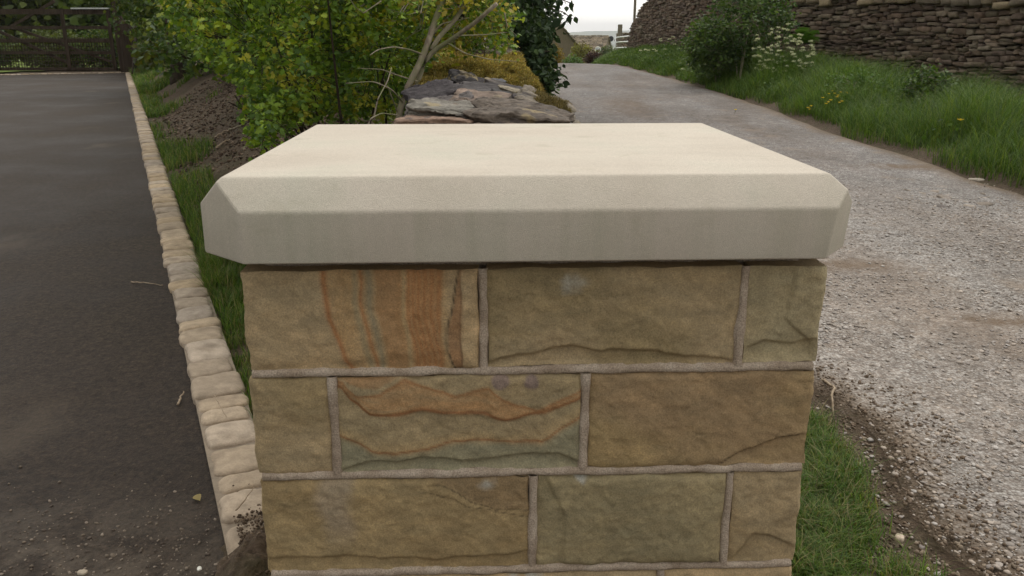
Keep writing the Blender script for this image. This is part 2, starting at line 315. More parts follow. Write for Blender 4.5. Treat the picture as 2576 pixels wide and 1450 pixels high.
# driveway strip in kerb coordinates
def strip(name, s0, s1, t0, t1, ns, ntt, zf, mat, jitter=0):
    S, T = np.meshgrid(np.linspace(s0, s1, ns), np.linspace(t0, t1, ntt)); x = KA[0]+S*KN[0]+T*KD[0]; y = KA[1]+S*KN[1]+T*KD[1]
    V = np.stack([x, y, zf(x, y)], -1).reshape(-1, 3); i = np.arange(ntt-1)[:, None]*ns+np.arange(ns-1)[None]
    return mk(name, V, np.stack([i, i+1, i+ns+1, i+ns], -1).reshape(-1, 4), mat, None, None, True)
TEND = kerb_t(-10.7, 23.8)
tag(strip('driveway', -9, .01, -3.2, TEND, 60, 160, lambda x, y: 0*x+.004+.006*fbm(np.stack([x.ravel()*.8, y.ravel()*.8, 0*x.ravel()], 1), 9, 3).reshape(x.shape), M['tarmac']), 'dark tarmac driveway running up to the timber gate', kind='structure')
# lane sheet
ys = np.concatenate([np.linspace(-2, 6, 120), np.linspace(6.1, 34, 120)]); nx = 60
def lane_left(y): return np.where(y < 2.1, .90+.04*np.sin(y*7)-.0*y, np.where(y < 3.4, .90+(xw(y)+.25-.90)*sm(2.1, 3.3, y), xw(y)+.25))
LL = lane_left(ys)+.03*fbm(np.stack([ys*3, 0*ys, 0*ys], 1), 21, 3); RR = xr(ys)+.07*fbm(np.stack([ys*2, 0*ys, 0*ys], 1), 22, 3)
q = np.linspace(0, 1, nx)[None]; X = LL[:, None]*(1-q)+RR[:, None]*q; Y = np.repeat(ys[:, None], nx, 1)
Z = terrain(X, Y)+.006+.012*fbm(np.stack([X.ravel()*1.5, Y.ravel()*1.5, 0*X.ravel()], 1), 31, 3).reshape(X.shape)+.025*np.sin(q*math.pi)
Z[:, 0] -= .07; Z[:, 1] -= .012; Z[:, -1] -= .07
i = np.arange(len(ys)-1)[:, None]*nx+np.arange(nx-1)[None]
tag(mk('lane', np.stack([X, Y, Z], -1).reshape(-1, 3), np.stack([i, i+1, i+nx+1, i+nx], -1).reshape(-1, 4), M['lane'], None, np.repeat((np.exp(-(X-LL[:, None])/.13)+np.exp(-(RR[:, None]-X)/.16)).reshape(-1, 1), 3, 1), True), 'grey crushed stone lane climbing to a crest', kind='structure')
def lane_surf(x, y):
    qq = np.clip((x-lane_left(y))/(xr(y)-lane_left(y)), 0, 1)
    return terrain(x, y)+.006+.012*fbm(np.stack([x*1.5, y*1.5, 0*x], 1), 31, 3)+.025*np.sin(qq*math.pi)
# distant hills
th = np.radians(np.linspace(-60, 60, 121)); rr = np.array([3600, 3800, 4050, 4300])
hp = 8+34*np.clip(fbm(np.stack([th*9, 0*th, 0*th], 1), 41, 4)+.35, 0, 1)
V = []
for k, r in enumerate(rr):
    for a, h in zip(th, hp): V.append((r*math.sin(a), r*math.cos(a), -45+(h+47)*(0, .65, 1, .3)[k]))
i = np.arange(3)[:, None]*121+np.arange(120)[None]
tag(mk('hills', V, np.stack([i, i+121, i+122, i+1], -1).reshape(-1, 4), M['hill'], None, None, True), 'faint blue hills on the skyline', kind='structure')
# ------------------------------------------------------------------ gate pillar
YAW = math.radians(2.17); OY = 1.017; OX = .022
PIL = thing('stone_gate_pillar', 'square sandstone gate pillar with pale chamfered coping stone at the end of the drystone wall', 'pillar', (OX, OY, 0), YAW)
def F(u, v, d=0.0):                  # picture point -> (x, z) on the pillar's front plane
    r = ray(u, v); n = np.array([-math.sin(YAW), math.cos(YAW), 0]); o = np.array([OX, OY, 0])+n*d
    t = (o-np.array([0, 0, CAM_Z]))@n/(r@n); P = np.array([0, 0, CAM_Z])+r*t-o; return np.array([P[0]*math.cos(YAW)+P[1]*math.sin(YAW), P[2]])
def block(name, lo, hi, dressed, colfn, relfn=None, seed=0, label=None, res=.003, amp=.0046):
    lo = np.array(lo, float); hi = np.array(hi, float); mb = MB(); sz = hi-lo
    for ax in range(3):
        for sgn in (0, 1):
            key = ('-' if sgn == 0 else '+')+'xyz'[ax]; fine = key in dressed
            a, b = (ax+1) % 3, (ax+2) % 3; r = res if fine else .02
            na, nb = max(2, int(sz[a]/r)), max(2, int(sz[b]/r))
            A, B = np.meshgrid(np.linspace(0, 1, na+1), np.linspace(0, 1, nb+1)); V = np.zeros((A.size, 3))
            V[:, a] = lo[a]+A.ravel()*sz[a]; V[:, b] = lo[b]+B.ravel()*sz[b]; V[:, ax] = hi[ax] if sgn else lo[ax]
            P0 = V.copy()
            ea = np.minimum(A.ravel(), 1-A.ravel())*sz[a]; eb = np.minimum(B.ravel(), 1-B.ravel())*sz[b]
            # wavy arris: in-plane shift of the rim
            wob = .0035*np.stack([fbm(P0*30+5*k, seed+60+k, 3) for k in range(3)], 1)
            V += wob
            if fine:
                e = np.minimum(ea, eb); e = e+.006*fbm(P0*40, seed+7, 3)*(e > 0)
                fall = 1-np.exp(-np.clip(e, 0, 1)/.0045)
                n_big = fbm(P0*9, seed, 3); n_mid = fbm(P0*45, seed+1, 4, .6); n_fine = fbm(P0*170, seed+2, 3, .6)
                fac = np.floor(fbm(P0*7+3, seed+3, 2)*6+fbm(P0*30, seed+4, 2)*.6)/6      # broken planes
                rid = 1-np.abs(n_mid*2); d = amp*(1.0+.4*n_big+.55*fac)*fall+.0011*n_mid*fall+.0012*n_fine-.0007*np.clip(rid, 0, 1)**3*fall
                if relfn is not None and key == '-y': d = d+relfn(P0[:, 0], P0[:, 2])*fall
                V[:, ax] += (1 if sgn else -1)*d
            i = np.arange(nb)[:, None]*(na+1)+np.arange(na)[None]; Fq = np.stack([i, i+1, i+na+2, i+na+1], -1).reshape(-1, 4)
            if not sgn: Fq = Fq[:, ::-1]
            c = colfn(P0) if fine else np.broadcast_to((.35, .27, .16), P0.shape)
            mb.add(V, Fq, c)
    o = mb.build(name, M['block'], PIL, True)
    if label: o['label'] = label
    return o
def lerp(a, b, t): return np.asarray(a)[None]*(1-t[:, None])+np.asarray(b)[None]*t[:, None]
def cmix(c, b, t): return c*(1-t[:, None])+np.asarray(b)[None]*t[:, None]
def basecol(c0, c1, seed, k=7):
    def fn(P):
        n = sm(-.4, .4, fbm(P*k, seed, 4)); c = lerp(c0, c1, n); g = 1+.16*fbm(P*[60, 60, 110], seed+5, 3)
        return c*g[:, None]
    return fn
def line_z(pts):                     # picture polyline -> z(x)
    q = np.array([F(u, v) for u, v in pts]); q = q[np.argsort(q[:, 0])]; return lambda x: np.interp(x, q[:, 0], q[:, 1])
def line_x(pts):
    q = np.array([F(u, v) for u, v in pts]); q = q[np.argsort(q[:, 1])]; return lambda z: np.interp(z, q[:, 1], q[:, 0])
OCH, OLI, GRN, RUS, DK = (.475, .35, .20), (.40, .31, .185), (.34, .32, .22), (.36, .15, .05), (.07, .045, .025)
SIDE_L, SIDE_R = F(600, 760)[0]+.006, F(2078, 760)[0]-.006
ZT = F(1340, 660, -.03)[1]
zc = [F(1340, v)[1] for v in (931, 1187, 1431)]; J = .0055
rows = [(zc[0]+J, ZT-.016), (zc[1]+J, zc[0]-J), (zc[2]+J, zc[1]-J)]
zz = zc[2]
while zz > .0: rows.append((max(zz-.147+J, -.05), zz-J)); zz -= .147
jx = {0: [F(1216, 800)[0], F(1865, 800)[0]], 1: [F(843, 1070)[0], F(1470, 1060)[0]], 2: [F(1340, 1310)[0], F(1828, 1300)[0]], 3: [F(1662, 1440)[0]], 4: [-.2, .18], 5: [.02]}
DEP = .64
def wav(P, s, k=25, a=.004): return a*fbm(P*k, s, 3)
# per-block colour functions traced from the stones' own veins
def col_banded(P):
    c = basecol(OLI, OCH, 101)(P); x = P[:, 0]+wav(P, 5, 18, .0025); z = P[:, 2]
    L = [line_x(q) for q in ([(808, 680), (830, 800), (870, 890), (888, 930)], [(900, 680), (905, 760), (925, 850), (945, 925)], [(935, 680), (950, 800), (975, 925)], [(1010, 680), (1018, 800), (1035, 925)], [(1108, 680), (1105, 800), (1110, 925)])]
    on = sm(0, .004, x-L[0](z))*sm(.014, 0, x-L[4](z)); sk = .55+.45*np.clip(.5+1.2*fbm(P*[150, 1, 14], 17, 4, .7), 0, 1); c = cmix(c, (.43, .27, .12), on*.75*sk)
    c = cmix(c, RUS, np.exp(-((x-L[0](z))/.0035)**2)*.9); c = cmix(c, (.30, .25, .15), np.exp(-((x-L[1](z)+.006)/.004)**2)*.8)
    c = cmix(c, RUS, np.exp(-((x-L[1](z)-.002)/.0025)**2)*.8); c = cmix(c, (.27, .24, .16), np.exp(-((x-L[2](z)+.006)/.005)**2)*.8)
    c = cmix(c, (.33, .17, .07), sm(0, .004, x-L[2](z))*sm(.004, 0, x-L[3](z))*.55); c = cmix(c, (.40, .30, .16), np.exp(-((x-L[3](z))/.0025)**2)*.85)
    st = .5+.5*np.sin((x-L[3](z))*900+3*fbm(P*20, 3, 2)); c = cmix(c, RUS, sm(.002, .006, x-L[3](z))*sm(.004, 0, x-L[4](z))*(.45+.35*st))
    cl = line_x([(1150, 690), (1140, 740), (1125, 820), (1124, 880), (1140, 925)]); cr = line_x([(1155, 690), (1160, 760), (1158, 925)])
    d = x-cl(z); c = cmix(c, (.30, .155, .07), sm(0, .003, d)*sm(.003, 0, x-cr(z))*.8); c = cmix(c, DK, np.exp(-(d/.0012)**2)*.95); c = cmix(c, DK, np.exp(-((x-cr(z))/.001)**2)*.5)
    return c
def rel_banded(x, z):
    cl = line_x([(1150, 690), (1140, 740), (1125, 820), (1124, 880), (1140, 925)]); return .003*sm(-.0015, .0015, x-cl(z))*sm(.05, .02, x-cl(z))-.005*sm(.0, .025, line_z([(600, 915), (800, 895), (1000, 880), (1210, 900)])(x)-z)
def col_wavy(P):
    c = basecol((.32, .26, .15), (.35, .275, .16), 111)(P); x = P[:, 0]; z = P[:, 2]+wav(P, 8, 30, .004)+wav(P, 9, 9, .002)
    L1 = line_z([(860, 970), (885, 1010), (930, 1040), (1000, 1045), (1060, 1035), (1130, 1040), (1200, 1045), (1300, 1055), (1350, 1045), (1400, 1025), (1460, 1005)])
    L1u = line_z([(860, 955), (900, 995), (960, 985), (1020, 960), (1080, 975), (1150, 1000), (1230, 980), (1290, 1015), (1350, 1035), (1400, 1010), (1460, 985)])
    L2 = line_z([(860, 1095), (900, 1110), (940, 1135), (985, 1140), (1050, 1130), (1130, 1115), (1200, 1105), (1300, 1115), (1360, 1110), (1410, 1080), (1460, 1050)])
    low = sm(0, .01, L2(x)-z); c = cmix(c, (.27, .265, .18), low*.75)
    sk = np.clip(.5+1.3*fbm(np.stack([P[:, 0]*12, 0*x, (z-L1(x))*230], 1), 18, 4, .7), 0, 1); b1 = sm(-.001, .003, z-L1(x))*sm(.006, -.004, z-L1u(x))*(.45+.5*sk); c = cmix(c, (.44, .25, .11), b1*.95)
    c = cmix(c, (.28, .115, .04), np.exp(-((z-L1(x)-.002)/.0026)**2)*.95); c = cmix(c, (.30, .13, .045), np.exp(-((z-L1u(x))/.002)**2)*.8)
    b2 = sm(-.0005, .002, z-L2(x))*sm(.022, .004, z-L2(x))*(.4+.5*sk); c = cmix(c, (.45, .32, .16), b2*.8); c = cmix(c, (.27, .115, .04), np.exp(-((z-L2(x)-.001)/.0018)**2)*.9)
    L3 = line_z([(860, 948), (900, 965), (950, 972), (1000, 955), (1060, 948)]); c = cmix(c, (.36, .19, .08), sm(-.002, .002, z-L3(x))*sm(.0, -.03, x-F(1030, 950)[0])*.6)
    for (u, v, r) in ((1338, 965, .012), (1258, 958, .014)):
        o = F(u, v); dd = np.hypot(x-o[0], (z-o[1])*1.2)+.004*fbm(P*60, 12, 2); c = cmix(c, (.24, .18, .165), sm(r, r-.003, dd)*.9)
    return c
def rel_wavy(x, z):
    Lb = line_z([(860, 1180), (930, 1160), (1000, 1162), (1060, 1150), (1130, 1152), (1200, 1160), (1300, 1145), (1400, 1135), (1460, 1165)])
    La = line_z([(860, 970), (930, 1040), (1060, 1035), (1300, 1055), (1460, 1005)])
    return -.007*sm(-.001, .002, Lb(x)-z)*sm(.04, .0, Lb(x)-z-.0)-.0018*sm(-.001, .001, La(x)-z)
def rel_low(u0, v0, u1, v1, vm, dep=.007):
    L = line_z([(u0, v0), ((u0*2+u1)/3, vm), ((u0+u1*2)/3, vm+8), (u1, v1)])
    return lambda x, z: -dep*sm(-.001, .003, L(x)-z+.0035*fbm(np.stack([x*35, 0*x+u0, 0*x], 1), 7, 4, .65))
def col_c3(P):
    c = basecol((.30, .215, .105), (.36, .27, .14), 121, 9)(P); x = P[:, 0]; z = P[:, 2]
    o = F(845, 1285); dd = np.abs(x-o[0]-(.006*np.sin(z*60))); c = cmix(c, (.36, .29, .21), sm(.03, .01, dd+.01*fbm(P*25, 4, 3))*sm(-.06, .0, z-(o[1]-.01))*.75)
    L = line_z([(940, 1225), (990, 1240), (1080, 1238), (1130, 1250), (1180, 1275), (1230, 1280), (1330, 1300)]); c = cmix(c, DK, np.exp(-((z-L(x)+wav(P, 2, 50, .0015))/.0009)**2)*.75*sm(F(960, 1200)[0], F(1100, 1200)[0], x))
    L = line_z([(1060, 1212), (1120, 1222), (1180, 1258), (1250, 1280), (1325, 1282)]); dz = z-L(x)+wav(P, 3, 50, .0015); c = cmix(c, (.24, .165, .09), sm(0, .003, dz)*sm(F(1060, 1200)[0], F(1130, 1200)[0], x)*.7); c = cmix(c, DK, np.exp(-(dz/.0011)**2)*.85*sm(F(1060, 1200)[0], F(1120, 1200)[0], x))
    return eff(c, P, [(1225, 1215, .014)])
def eff(c, P, spots):                # lime bloom
    for (u, v, r) in spots:
        o = F(u, v); dd = np.hypot((P[:, 0]-o[0])*.8, P[:, 2]-o[1])+.012*fbm(P*70, 77, 3); c = cmix(c, (.52, .53, .5), sm(r, 0, dd)*.75)
    return c
def crk(pts, base, depthcol=DK, wdt=.001, amt=.8):
    L = line_z(pts); x0, x1 = F(*pts[0])[0], F(*pts[-1])[0]
    def fn(P):
        c = base(P); dz = P[:, 2]-L(P[:, 0])+wav(P, 6, 45, .0015); return cmix(c, depthcol, np.exp(-(dz/wdt)**2)*amt*sm(x0, x0+.01, P[:, 0])*sm(x1, x1-.01, P[:, 0]))
    return fn
cut = {(0, 0): (col_banded, rel_banded, 'sandstone block with upright rust orange bands below the coping, left'),
       (0, 1): (lambda P: eff(basecol(OLI, (.29, .225, .12), 131)(P), P, [(1440, 705, .02)]), rel_low(1230, 905, 1850, 905, 872), None),
       (0, 2): (basecol((.44, .395, .26), (.37, .31, .19), 141), lambda x, z: rel_low(1860, 880, 2060, 850, 853, .006)(x, z)-.004*sm(-.001, .001, line_x([(2000, 700), (1975, 800), (2040, 860), (2040, 920)])(z)-x), None),
       (1, 0): (basecol(OLI, (.34, .26, .14), 151), None, None),
       (1, 1): (col_wavy, rel_wavy, 'sandstone block with wavy orange veins and two mauve spots'),
       (1, 2): (crk([(1790, 1172), (1870, 1135), (1950, 1105), (2020, 1088)], basecol((.36, .265, .13), (.32, .225, .125), 161)), lambda x, z: -.005*sm(-.001, .001, line_z([(1490, 1215), (1790, 1172), (1870, 1135), (1950, 1105), (2020, 1088)])(x)-z), 'brown sandstone block split by a diagonal crack at its lower right'),
       (2, 0): (col_c3, rel_low(650, 1405, 1330, 1385, 1395, .005), 'long brown sandstone block with a pale grey patch'),
       (2, 1): (lambda P: eff(basecol((.34, .28, .16), (.28, .235, .135), 171)(P), P, [(1455, 1195, .008)]), lambda x, z: .004*sm(-.002, .002, x-line_x([(1375, 1200), (1420, 1290), (1415, 1410)])(z)), None),
       (2, 2): (basecol((.33, .25, .14), OLI, 181), rel_low(1840, 1400, 1990, 1370, 1340, .005), None),
       (3, 0): (lambda P: eff(basecol(OCH, OLI, 191)(P), P, [(1290, 1442, .012), (1345, 1440, .014)]), None, None)}
for r, (z0, z1) in enumerate(rows):
    js = jx.get(r, [.1]); xs = [SIDE_L]+list(js)+[SIDE_R]; n = len(xs)-1
    dl, dr = ((.30, .16), (.16, .32))[r % 2]
    for k in range(n):
        a = xs[k]+(J if k else 0); b = xs[k+1]-(J if k < n-1 else 0)
        colf, relf, lab = cut.get((r, k), (basecol(OLI, OCH, 200+r*5+k), None, None))
        dr_ = {'-y'}; d = .13
        if k == 0: dr_.add('-x'); d = dl
        if k == n-1: dr_.add('+x'); d = dr
        block('stone_block', (a, 0, z0), (b, d, z1), dr_, colf, relf, 300+r*11+k, lab, .0026 if r < 4 else .008)
    for sx, d0 in ((0, dl), (1, dr)):
        cutp = [d0, (d0+DEP)/2+.03*(-1)**r, DEP]
        for m in range(2):
            y0 = cutp[m]+2*J*(m == 0)+J*(m == 1); y1 = cutp[m+1]-(J if m == 0 else 0)
            x0, x1 = (SIDE_L, SIDE_L+.14) if sx == 0 else (SIDE_R-.14, SIDE_R)
            dd = {'-x' if sx == 0 else '+x'}
            if m == 1: dd.add('+y')
            block('stone_block', (x0, y0, z0), (x1, y1, z1), dd, basecol(OLI, OCH, 400+r*7+m+sx*3), None, 500+r*7+m+sx*3, None, .008)
    block('stone_block', (SIDE_L+.14+2*J, DEP-.12, z0), (SIDE_R-.14-2*J, DEP, z1), {'+y'}, basecol(OLI, OCH, 600+r), None, 600+r, None, .01)
# mortar core (set back) with raised pointing on the front joints
mb = MB(); box(mb, ((SIDE_L+SIDE_R)/2, DEP/2, (ZT-.03)/2-.02), (SIDE_R-SIDE_L-.016, DEP-.028, ZT-.026+.04)); box(mb, ((SIDE_L+SIDE_R)/2, DEP/2, ZT-.012), (SIDE_R-SIDE_L-.05, DEP-.05, .0215))
def ribbon(p0, p1, wdt, seed, flip=0):
    L = math.hypot(p1[0]-p0[0], p1[1]-p0[1]); n = max(4, int(L/.004)); m = 6; S, T = np.meshgrid(np.linspace(0, 1, n+1), np.linspace(-1, 1, m+1))
    ux, uz = (p1[0]-p0[0])/L, (p1[1]-p0[1])/L; x = p0[0]+(p1[0]-p0[0])*S; z = p0[1]+(p1[1]-p0[1])*S
    P = np.stack([x.ravel(), 0*x.ravel()+seed, z.ravel()], 1); ww = wdt*(1+.42*fbm(P*28, seed, 5, .65).reshape(S.shape)); off = .0015*fbm(P*18, seed+3, 2).reshape(S.shape)
    x = x-uz*(T*ww+off); z = z+ux*(T*ww+off); y = .002-.0066*(1-T**4)-.0022*fbm(P*60, seed+9, 3).reshape(S.shape)+.0025*np.exp(-((T-.15*np.sin(S*9))/.25)**2)*0
    V = np.stack([x, y, z], -1).reshape(-1, 3); i = np.arange(m)[:, None]*(n+1)+np.arange(n)[None]; return V, np.stack([i, i+1, i+n+2, i+n+1], -1).reshape(-1, 4)
for r, (z0, z1) in enumerate(rows[:5]):
    mb.add(*ribbon((SIDE_L+.003, z0-J), (SIDE_R-.003, z0-J), .0068, 11+r))
    for j in jx.get(r, []): mb.add(*ribbon((j, z0-.002), (j, z1+.001), .0068, 31+r))
mb.build('mortar', M['mortar'], PIL, True)
# coping stone
Yf = -.030; hc = CAM_Z-.164; WL, WR = -.4125, .4125
zb = ZT; ztop = hc; ch = .037; clip = .058; depth = .70
import bmesh
bm = bmesh.new(); rg = [(WL, Yf), (WR, Yf), (WR, Yf+depth), (WL, Yf+depth)]
vs = [bm.verts.new((*p, zb)) for p in rg]; vt = [bm.verts.new((*p, ztop)) for p in rg]
bm.faces.new(vs[::-1]); bm.faces.new(vt)
for k in range(4): bm.faces.new((vs[k], vs[(k+1) % 4], vt[(k+1) % 4], vt[k]))
# sawn chamfers on the four long sides, then the corners clipped off, the front right one a little askew
for (co_, no) in (((0, Yf, ztop-ch), (0, -1, 1)), ((0, Yf+depth, ztop-ch), (0, 1, 1)), ((WL, 0, ztop-ch), (-1, 0, 1)), ((WR, 0, ztop-ch), (1, 0, 1)),
        ((WL+.064, Yf, zb), (-1, -1.05, 0)), ((WR-.046, Yf, zb), (1, -.80, -.14)), ((WL+clip, Yf+depth, zb), (-1, 1, 0)), ((WR-clip, Yf+depth, zb), (1, 1, 0))):
    g = bmesh.ops.bisect_plane(bm, geom=bm.verts[:]+bm.edges[:]+bm.faces[:], plane_co=co_, plane_no=no, clear_outer=True, dist=1e-6)
    es = [e for e in g['geom_cut'] if isinstance(e, bmesh.types.BMEdge)]; bmesh.ops.edgeloop_fill(bm, edges=es)
bmesh.ops.recalc_face_normals(bm, faces=bm.faces)
bmesh.ops.bevel(bm, geom=[e for e in bm.edges], offset=.0038, segments=3, profile=.6, affect='EDGES')
me = bpy.data.meshes.new('coping_stone'); bm.to_mesh(me); bm.free(); me.materials.append(M['cap'])
o = bpy.data.objects.new('coping_stone', me); COL.objects.link(o); o.parent = PIL
for p in me.polygons: p.use_smooth = True
me.set_sharp_from_angle(angle=math.radians(20))
# ------------------------------------------------------------------ kerbs
def stone(l, wd, h, n=8, p=6, seed=0, amp=.006, k=25, strata=0):
    V, Fq = rbox(n, p); V = V*np.array([l/2, wd/2, h/2]); N = V/(np.linalg.norm(V, axis=1)[:, None]+1e-9)
    V = V+N*(amp*fbm(V*k+seed*3.7, seed, 4))[:, None]+.5*amp*np.stack([fbm(V*k*.5+q*9+seed, seed+q, 2) for q in range(3)], 1)
    if strata: V[:, :2] += N[:, :2]*(strata*fbm(V*[3, 3, 90]+seed, seed+5, 2))[:, None]
    return V, Fq
def kerb_run(name, label, o0, dirv, length, wmean, group=None):
    K = thing(name, label, 'kerb', (o0[0], o0[1], 0)); t = 0; k = 0; rest = MB(); ang = math.atan2(dirv[1], dirv[0]); mrt = MB()
    nrm = np.array([dirv[1], -dirv[0]])
    while t < length:
        l = random.uniform(.12, .19) if random.random() < .85 else random.uniform(.08, .11); t += l/2
        c = np.array([*(dirv*t+nrm*(.07+random.uniform(-.006, .006))), .002+random.uniform(-.003, .003)])
        n = 12 if t < 3 else (7 if t < 8 else 4)
        V, Fq = stone(l-.004, wmean*random.uniform(.92, 1.08), .06, n, 5.5, 1000+k, .0085, 22)
        V = V @ rot(random.uniform(-.05, .05), random.uniform(-.04, .04), 0); R = rot(0, 0, ang+random.uniform(-.05, .05)); V = V@R.T@np.eye(3) if False else V @ np.array([[math.cos(ang), math.sin(ang), 0], [-math.sin(ang), math.cos(ang), 0], [0, 0, 1]])
        V = V+c; b = random.uniform(.8, 1.12); cc = np.array([.43, .35, .265])*b+np.array([.015, 0, -.02])*random.uniform(-1, 1.5)
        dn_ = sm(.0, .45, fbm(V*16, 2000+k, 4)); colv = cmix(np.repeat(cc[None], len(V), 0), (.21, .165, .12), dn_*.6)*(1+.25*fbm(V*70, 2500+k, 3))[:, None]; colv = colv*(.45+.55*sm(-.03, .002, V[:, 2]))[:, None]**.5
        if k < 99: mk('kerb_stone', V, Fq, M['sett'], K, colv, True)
        else: rest.add(V, Fq, colv)
        t += l/2+.003; k += 1
    if rest.V: tag(rest.build('kerb_stone', M['sett'], K, True), kind='stuff')
    L = length; mrt.add(np.array([[*(dirv*a+nrm*b), z] for a in (-.02, L) for b in (.004, .136) for z in (-.03, .020)]), np.array([[0, 1, 3, 2], [4, 6, 7, 5], [0, 4, 5, 1], [2, 3, 7, 6], [1, 5, 7, 3]]), (.25, .205, .155))
    mrt.build('mortar_bed', M['sett'], K)
    return K
TS = kerb_t(*onz(575, 1440)[:2]); K0 = KA+KD*TS
kerb_run('kerb', 'row of pale cream stone setts edging the right side of the tarmac drive', K0, KD, TEND-TS, .135)
g0 = KA+KD*(TEND); g1 = onz(-300, 196)[:2]; gd = (g1-g0); GL = np.linalg.norm(gd); gd /= GL
kerb_run('kerb', 'low pale kerb across the far end of the drive in front of the timber gate', g0+KN*.1, gd, 9, .13)
# ------------------------------------------------------------------ dry stone walls
def stones_wall(path, zb, zt, ch=(.045, .075), ln=(.12, .34), dep=.2, side=1, palette=None, n=3, seed=0, batter=.08, rough=.012):
    """path: (k,2) plan line of the face; zb, zt arrays; stones laid in courses, face pushed to `side` of the line"""
    rng = np.random.default_rng(seed); P = np.asarray(path, float); d = np.r_[0, np.cumsum(np.linalg.norm(np.diff(P, axis=0), axis=1))]; L = d[-1]
    mb = MB(); Vt, Ft = rbox(n, 9.0); zmin, zmax = np.min(zb), np.max(zt); z = zmin; nv = len(Vt)
    while z < zmax:
        h = rng.uniform(*ch)*(1.35 if rng.random() < .12 else 1); s = rng.uniform(-.2, 0)
        while s < L:
            l = rng.uniform(*ln)*(1.5 if rng.random() < .1 else 1); m = s+l/2; s += l+.006
            if m < 0 or m > L: continue
            b, tp = np.interp(m, d, zb), np.interp(m, d, zt); zz = z+.05*math.sin(m*.7+seed)+.03*math.sin(m*2.3)+rng.uniform(-.006, .006)
            zz = zz+b-zmin if False else zz
            if zz+h/2 < b-.1 or zz+h/2 > tp: continue
            x, y = np.interp(m, d, P[:, 0]), np.interp(m, d, P[:, 1]); m2 = min(L, m+.05); m1 = max(0, m-.05)
            tx, ty = np.interp(m2, d, P[:, 0])-np.interp(m1, d, P[:, 0]), np.interp(m2, d, P[:, 1])-np.interp(m1, d, P[:, 1]); tl = math.hypot(tx, ty)+1e-9; tx /= tl; ty /= tl
            nx_, ny_ = (ty*side, -tx*side); hh = h*rng.uniform(.8, 1.12); V = Vt*np.array([l/2, dep/2, hh/2])
            V = V+rng.uniform(-1, 1, (nv, 3))*np.array([.008, rough*.8, .007]); a = rng.uniform(-.05, .05); V = V @ rot(rng.uniform(-.1, .1), a, 0)
            off = -dep/2+rng.uniform(-rough, rough)-batter*(zz-b)
            W = np.stack([x+V[:, 0]*tx+(V[:, 1]+off)*nx_, y+V[:, 0]*ty+(V[:, 1]+off)*ny_, zz+h/2+V[:, 2]], 1)
            c = np.array(palette[rng.integers(len(palette))])*rng.uniform(.8, 1.2); mb.add(W, Ft, c)
        z += h
    return mb
def core_wall(path, zb, zt, side, d0, d1, col=(.02, .015, .012)):
    P = np.asarray(path, float); T = np.gradient(P, axis=0); T /= np.linalg.norm(T, axis=1)[:, None]; N = np.stack([T[:, 1], -T[:, 0]], 1)*side
    a = P-N*d0; b = P-N*d1; n = len(P); V = np.vstack([np.c_[a, zb], np.c_[a, zt], np.c_[b, zt], np.c_[b, zb]]); Fq = []
    for k in range(n-1):
        for r in range(4): q = (r+1) % 4; Fq.append([r*n+k, r*n+k+1, q*n+k+1, q*n+k])
    Fq += [[0, n, 2*n, 3*n], [n-1, 4*n-1, 3*n-1, 2*n-1]]
    return V, np.array(Fq), col
BR = [(.15, .106, .076), (.172, .128, .092), (.125, .092, .071), (.19, .15, .11), (.142, .106, .083), (.21, .175, .13), (.115, .092, .062)]
# the high wall right of the lane
hz = np.array([float(terrain(x, y)) for x, y, z in HW])
HWt = thing('high_drystone_wall', 'tall dark brown drystone wall curving along the right side of the lane', 'wall', (HW[4][0], HW[4][1], 0))
def loc(mb_, T): 
    for k in range(len(mb_.V)): mb_.V[k] = mb_.V[k]-np.array(T.location)
    return mb_
mb = stones_wall(HW[:, :2], hz-.1, HW[:, 2]+.02, (.035, .07), (.08, .28), .25, -1, BR, 4, 5, .06, .02)
loc(mb, HWt).build('stonework', M['drystone'], HWt, True)
mb = MB(); V, Fq, c = core_wall(HW[:, :2], hz-.2, HW[:, 2]-.1, -1, .13, .5); mb.add(V, Fq, c)
loc(mb, HWt).build('core', M['drystone'], HWt)
mb = stones_wall(HW[:9, :2], HW[:9, 2]+.07, HW[:9, 2]+.13, (.08, .11), (.22, .5), .36, -1, [(.22, .175, .115), (.2, .155, .105), (.26, .205, .13), (.16, .13, .095)], 4, 8, 0, .015)
loc(mb, HWt).build('coping', M['drystone'], HWt, True)
# wall behind the pillar
LW = thing('low_drystone_wall', 'low drystone wall running back from the pillar with loose slabs and yellow moss on top', 'wall', (0, 1.7, 0))
yy = np.linspace(1.68, 15, 30); xl = xw(yy)-.22; xrr = xw(yy)+.20; tb = np.minimum(terrain(xw(yy)-.4, yy), lane_z(yy))-.15; tt = np.interp(yy, [1.7, 2.2, 4, 8, 15], [.72, .73, .74, .80, .95])
GY = [(.24, .19, .14), (.19, .155, .125), (.16, .14, .12), (.28, .215, .15), (.13, .115, .105)]
for pth, sd_ in ((np.c_[xl-.04, yy], -1), (np.c_[xrr+.04, yy], 1)):
    mb = stones_wall(pth, tb, tt-.03, (.05, .10), (.14, .36), .2, sd_, GY, 4, 15+sd_, .05, .015); loc(mb, LW).build('stonework', M['drystone'], LW, True)
mb = MB(); V, Fq, c = core_wall(np.c_[xl, yy], tb, tt-.05, -1, .08, .34, (.05, .04, .03)); mb.add(V, Fq, c); loc(mb, LW).build('core', M['drystone'], LW)
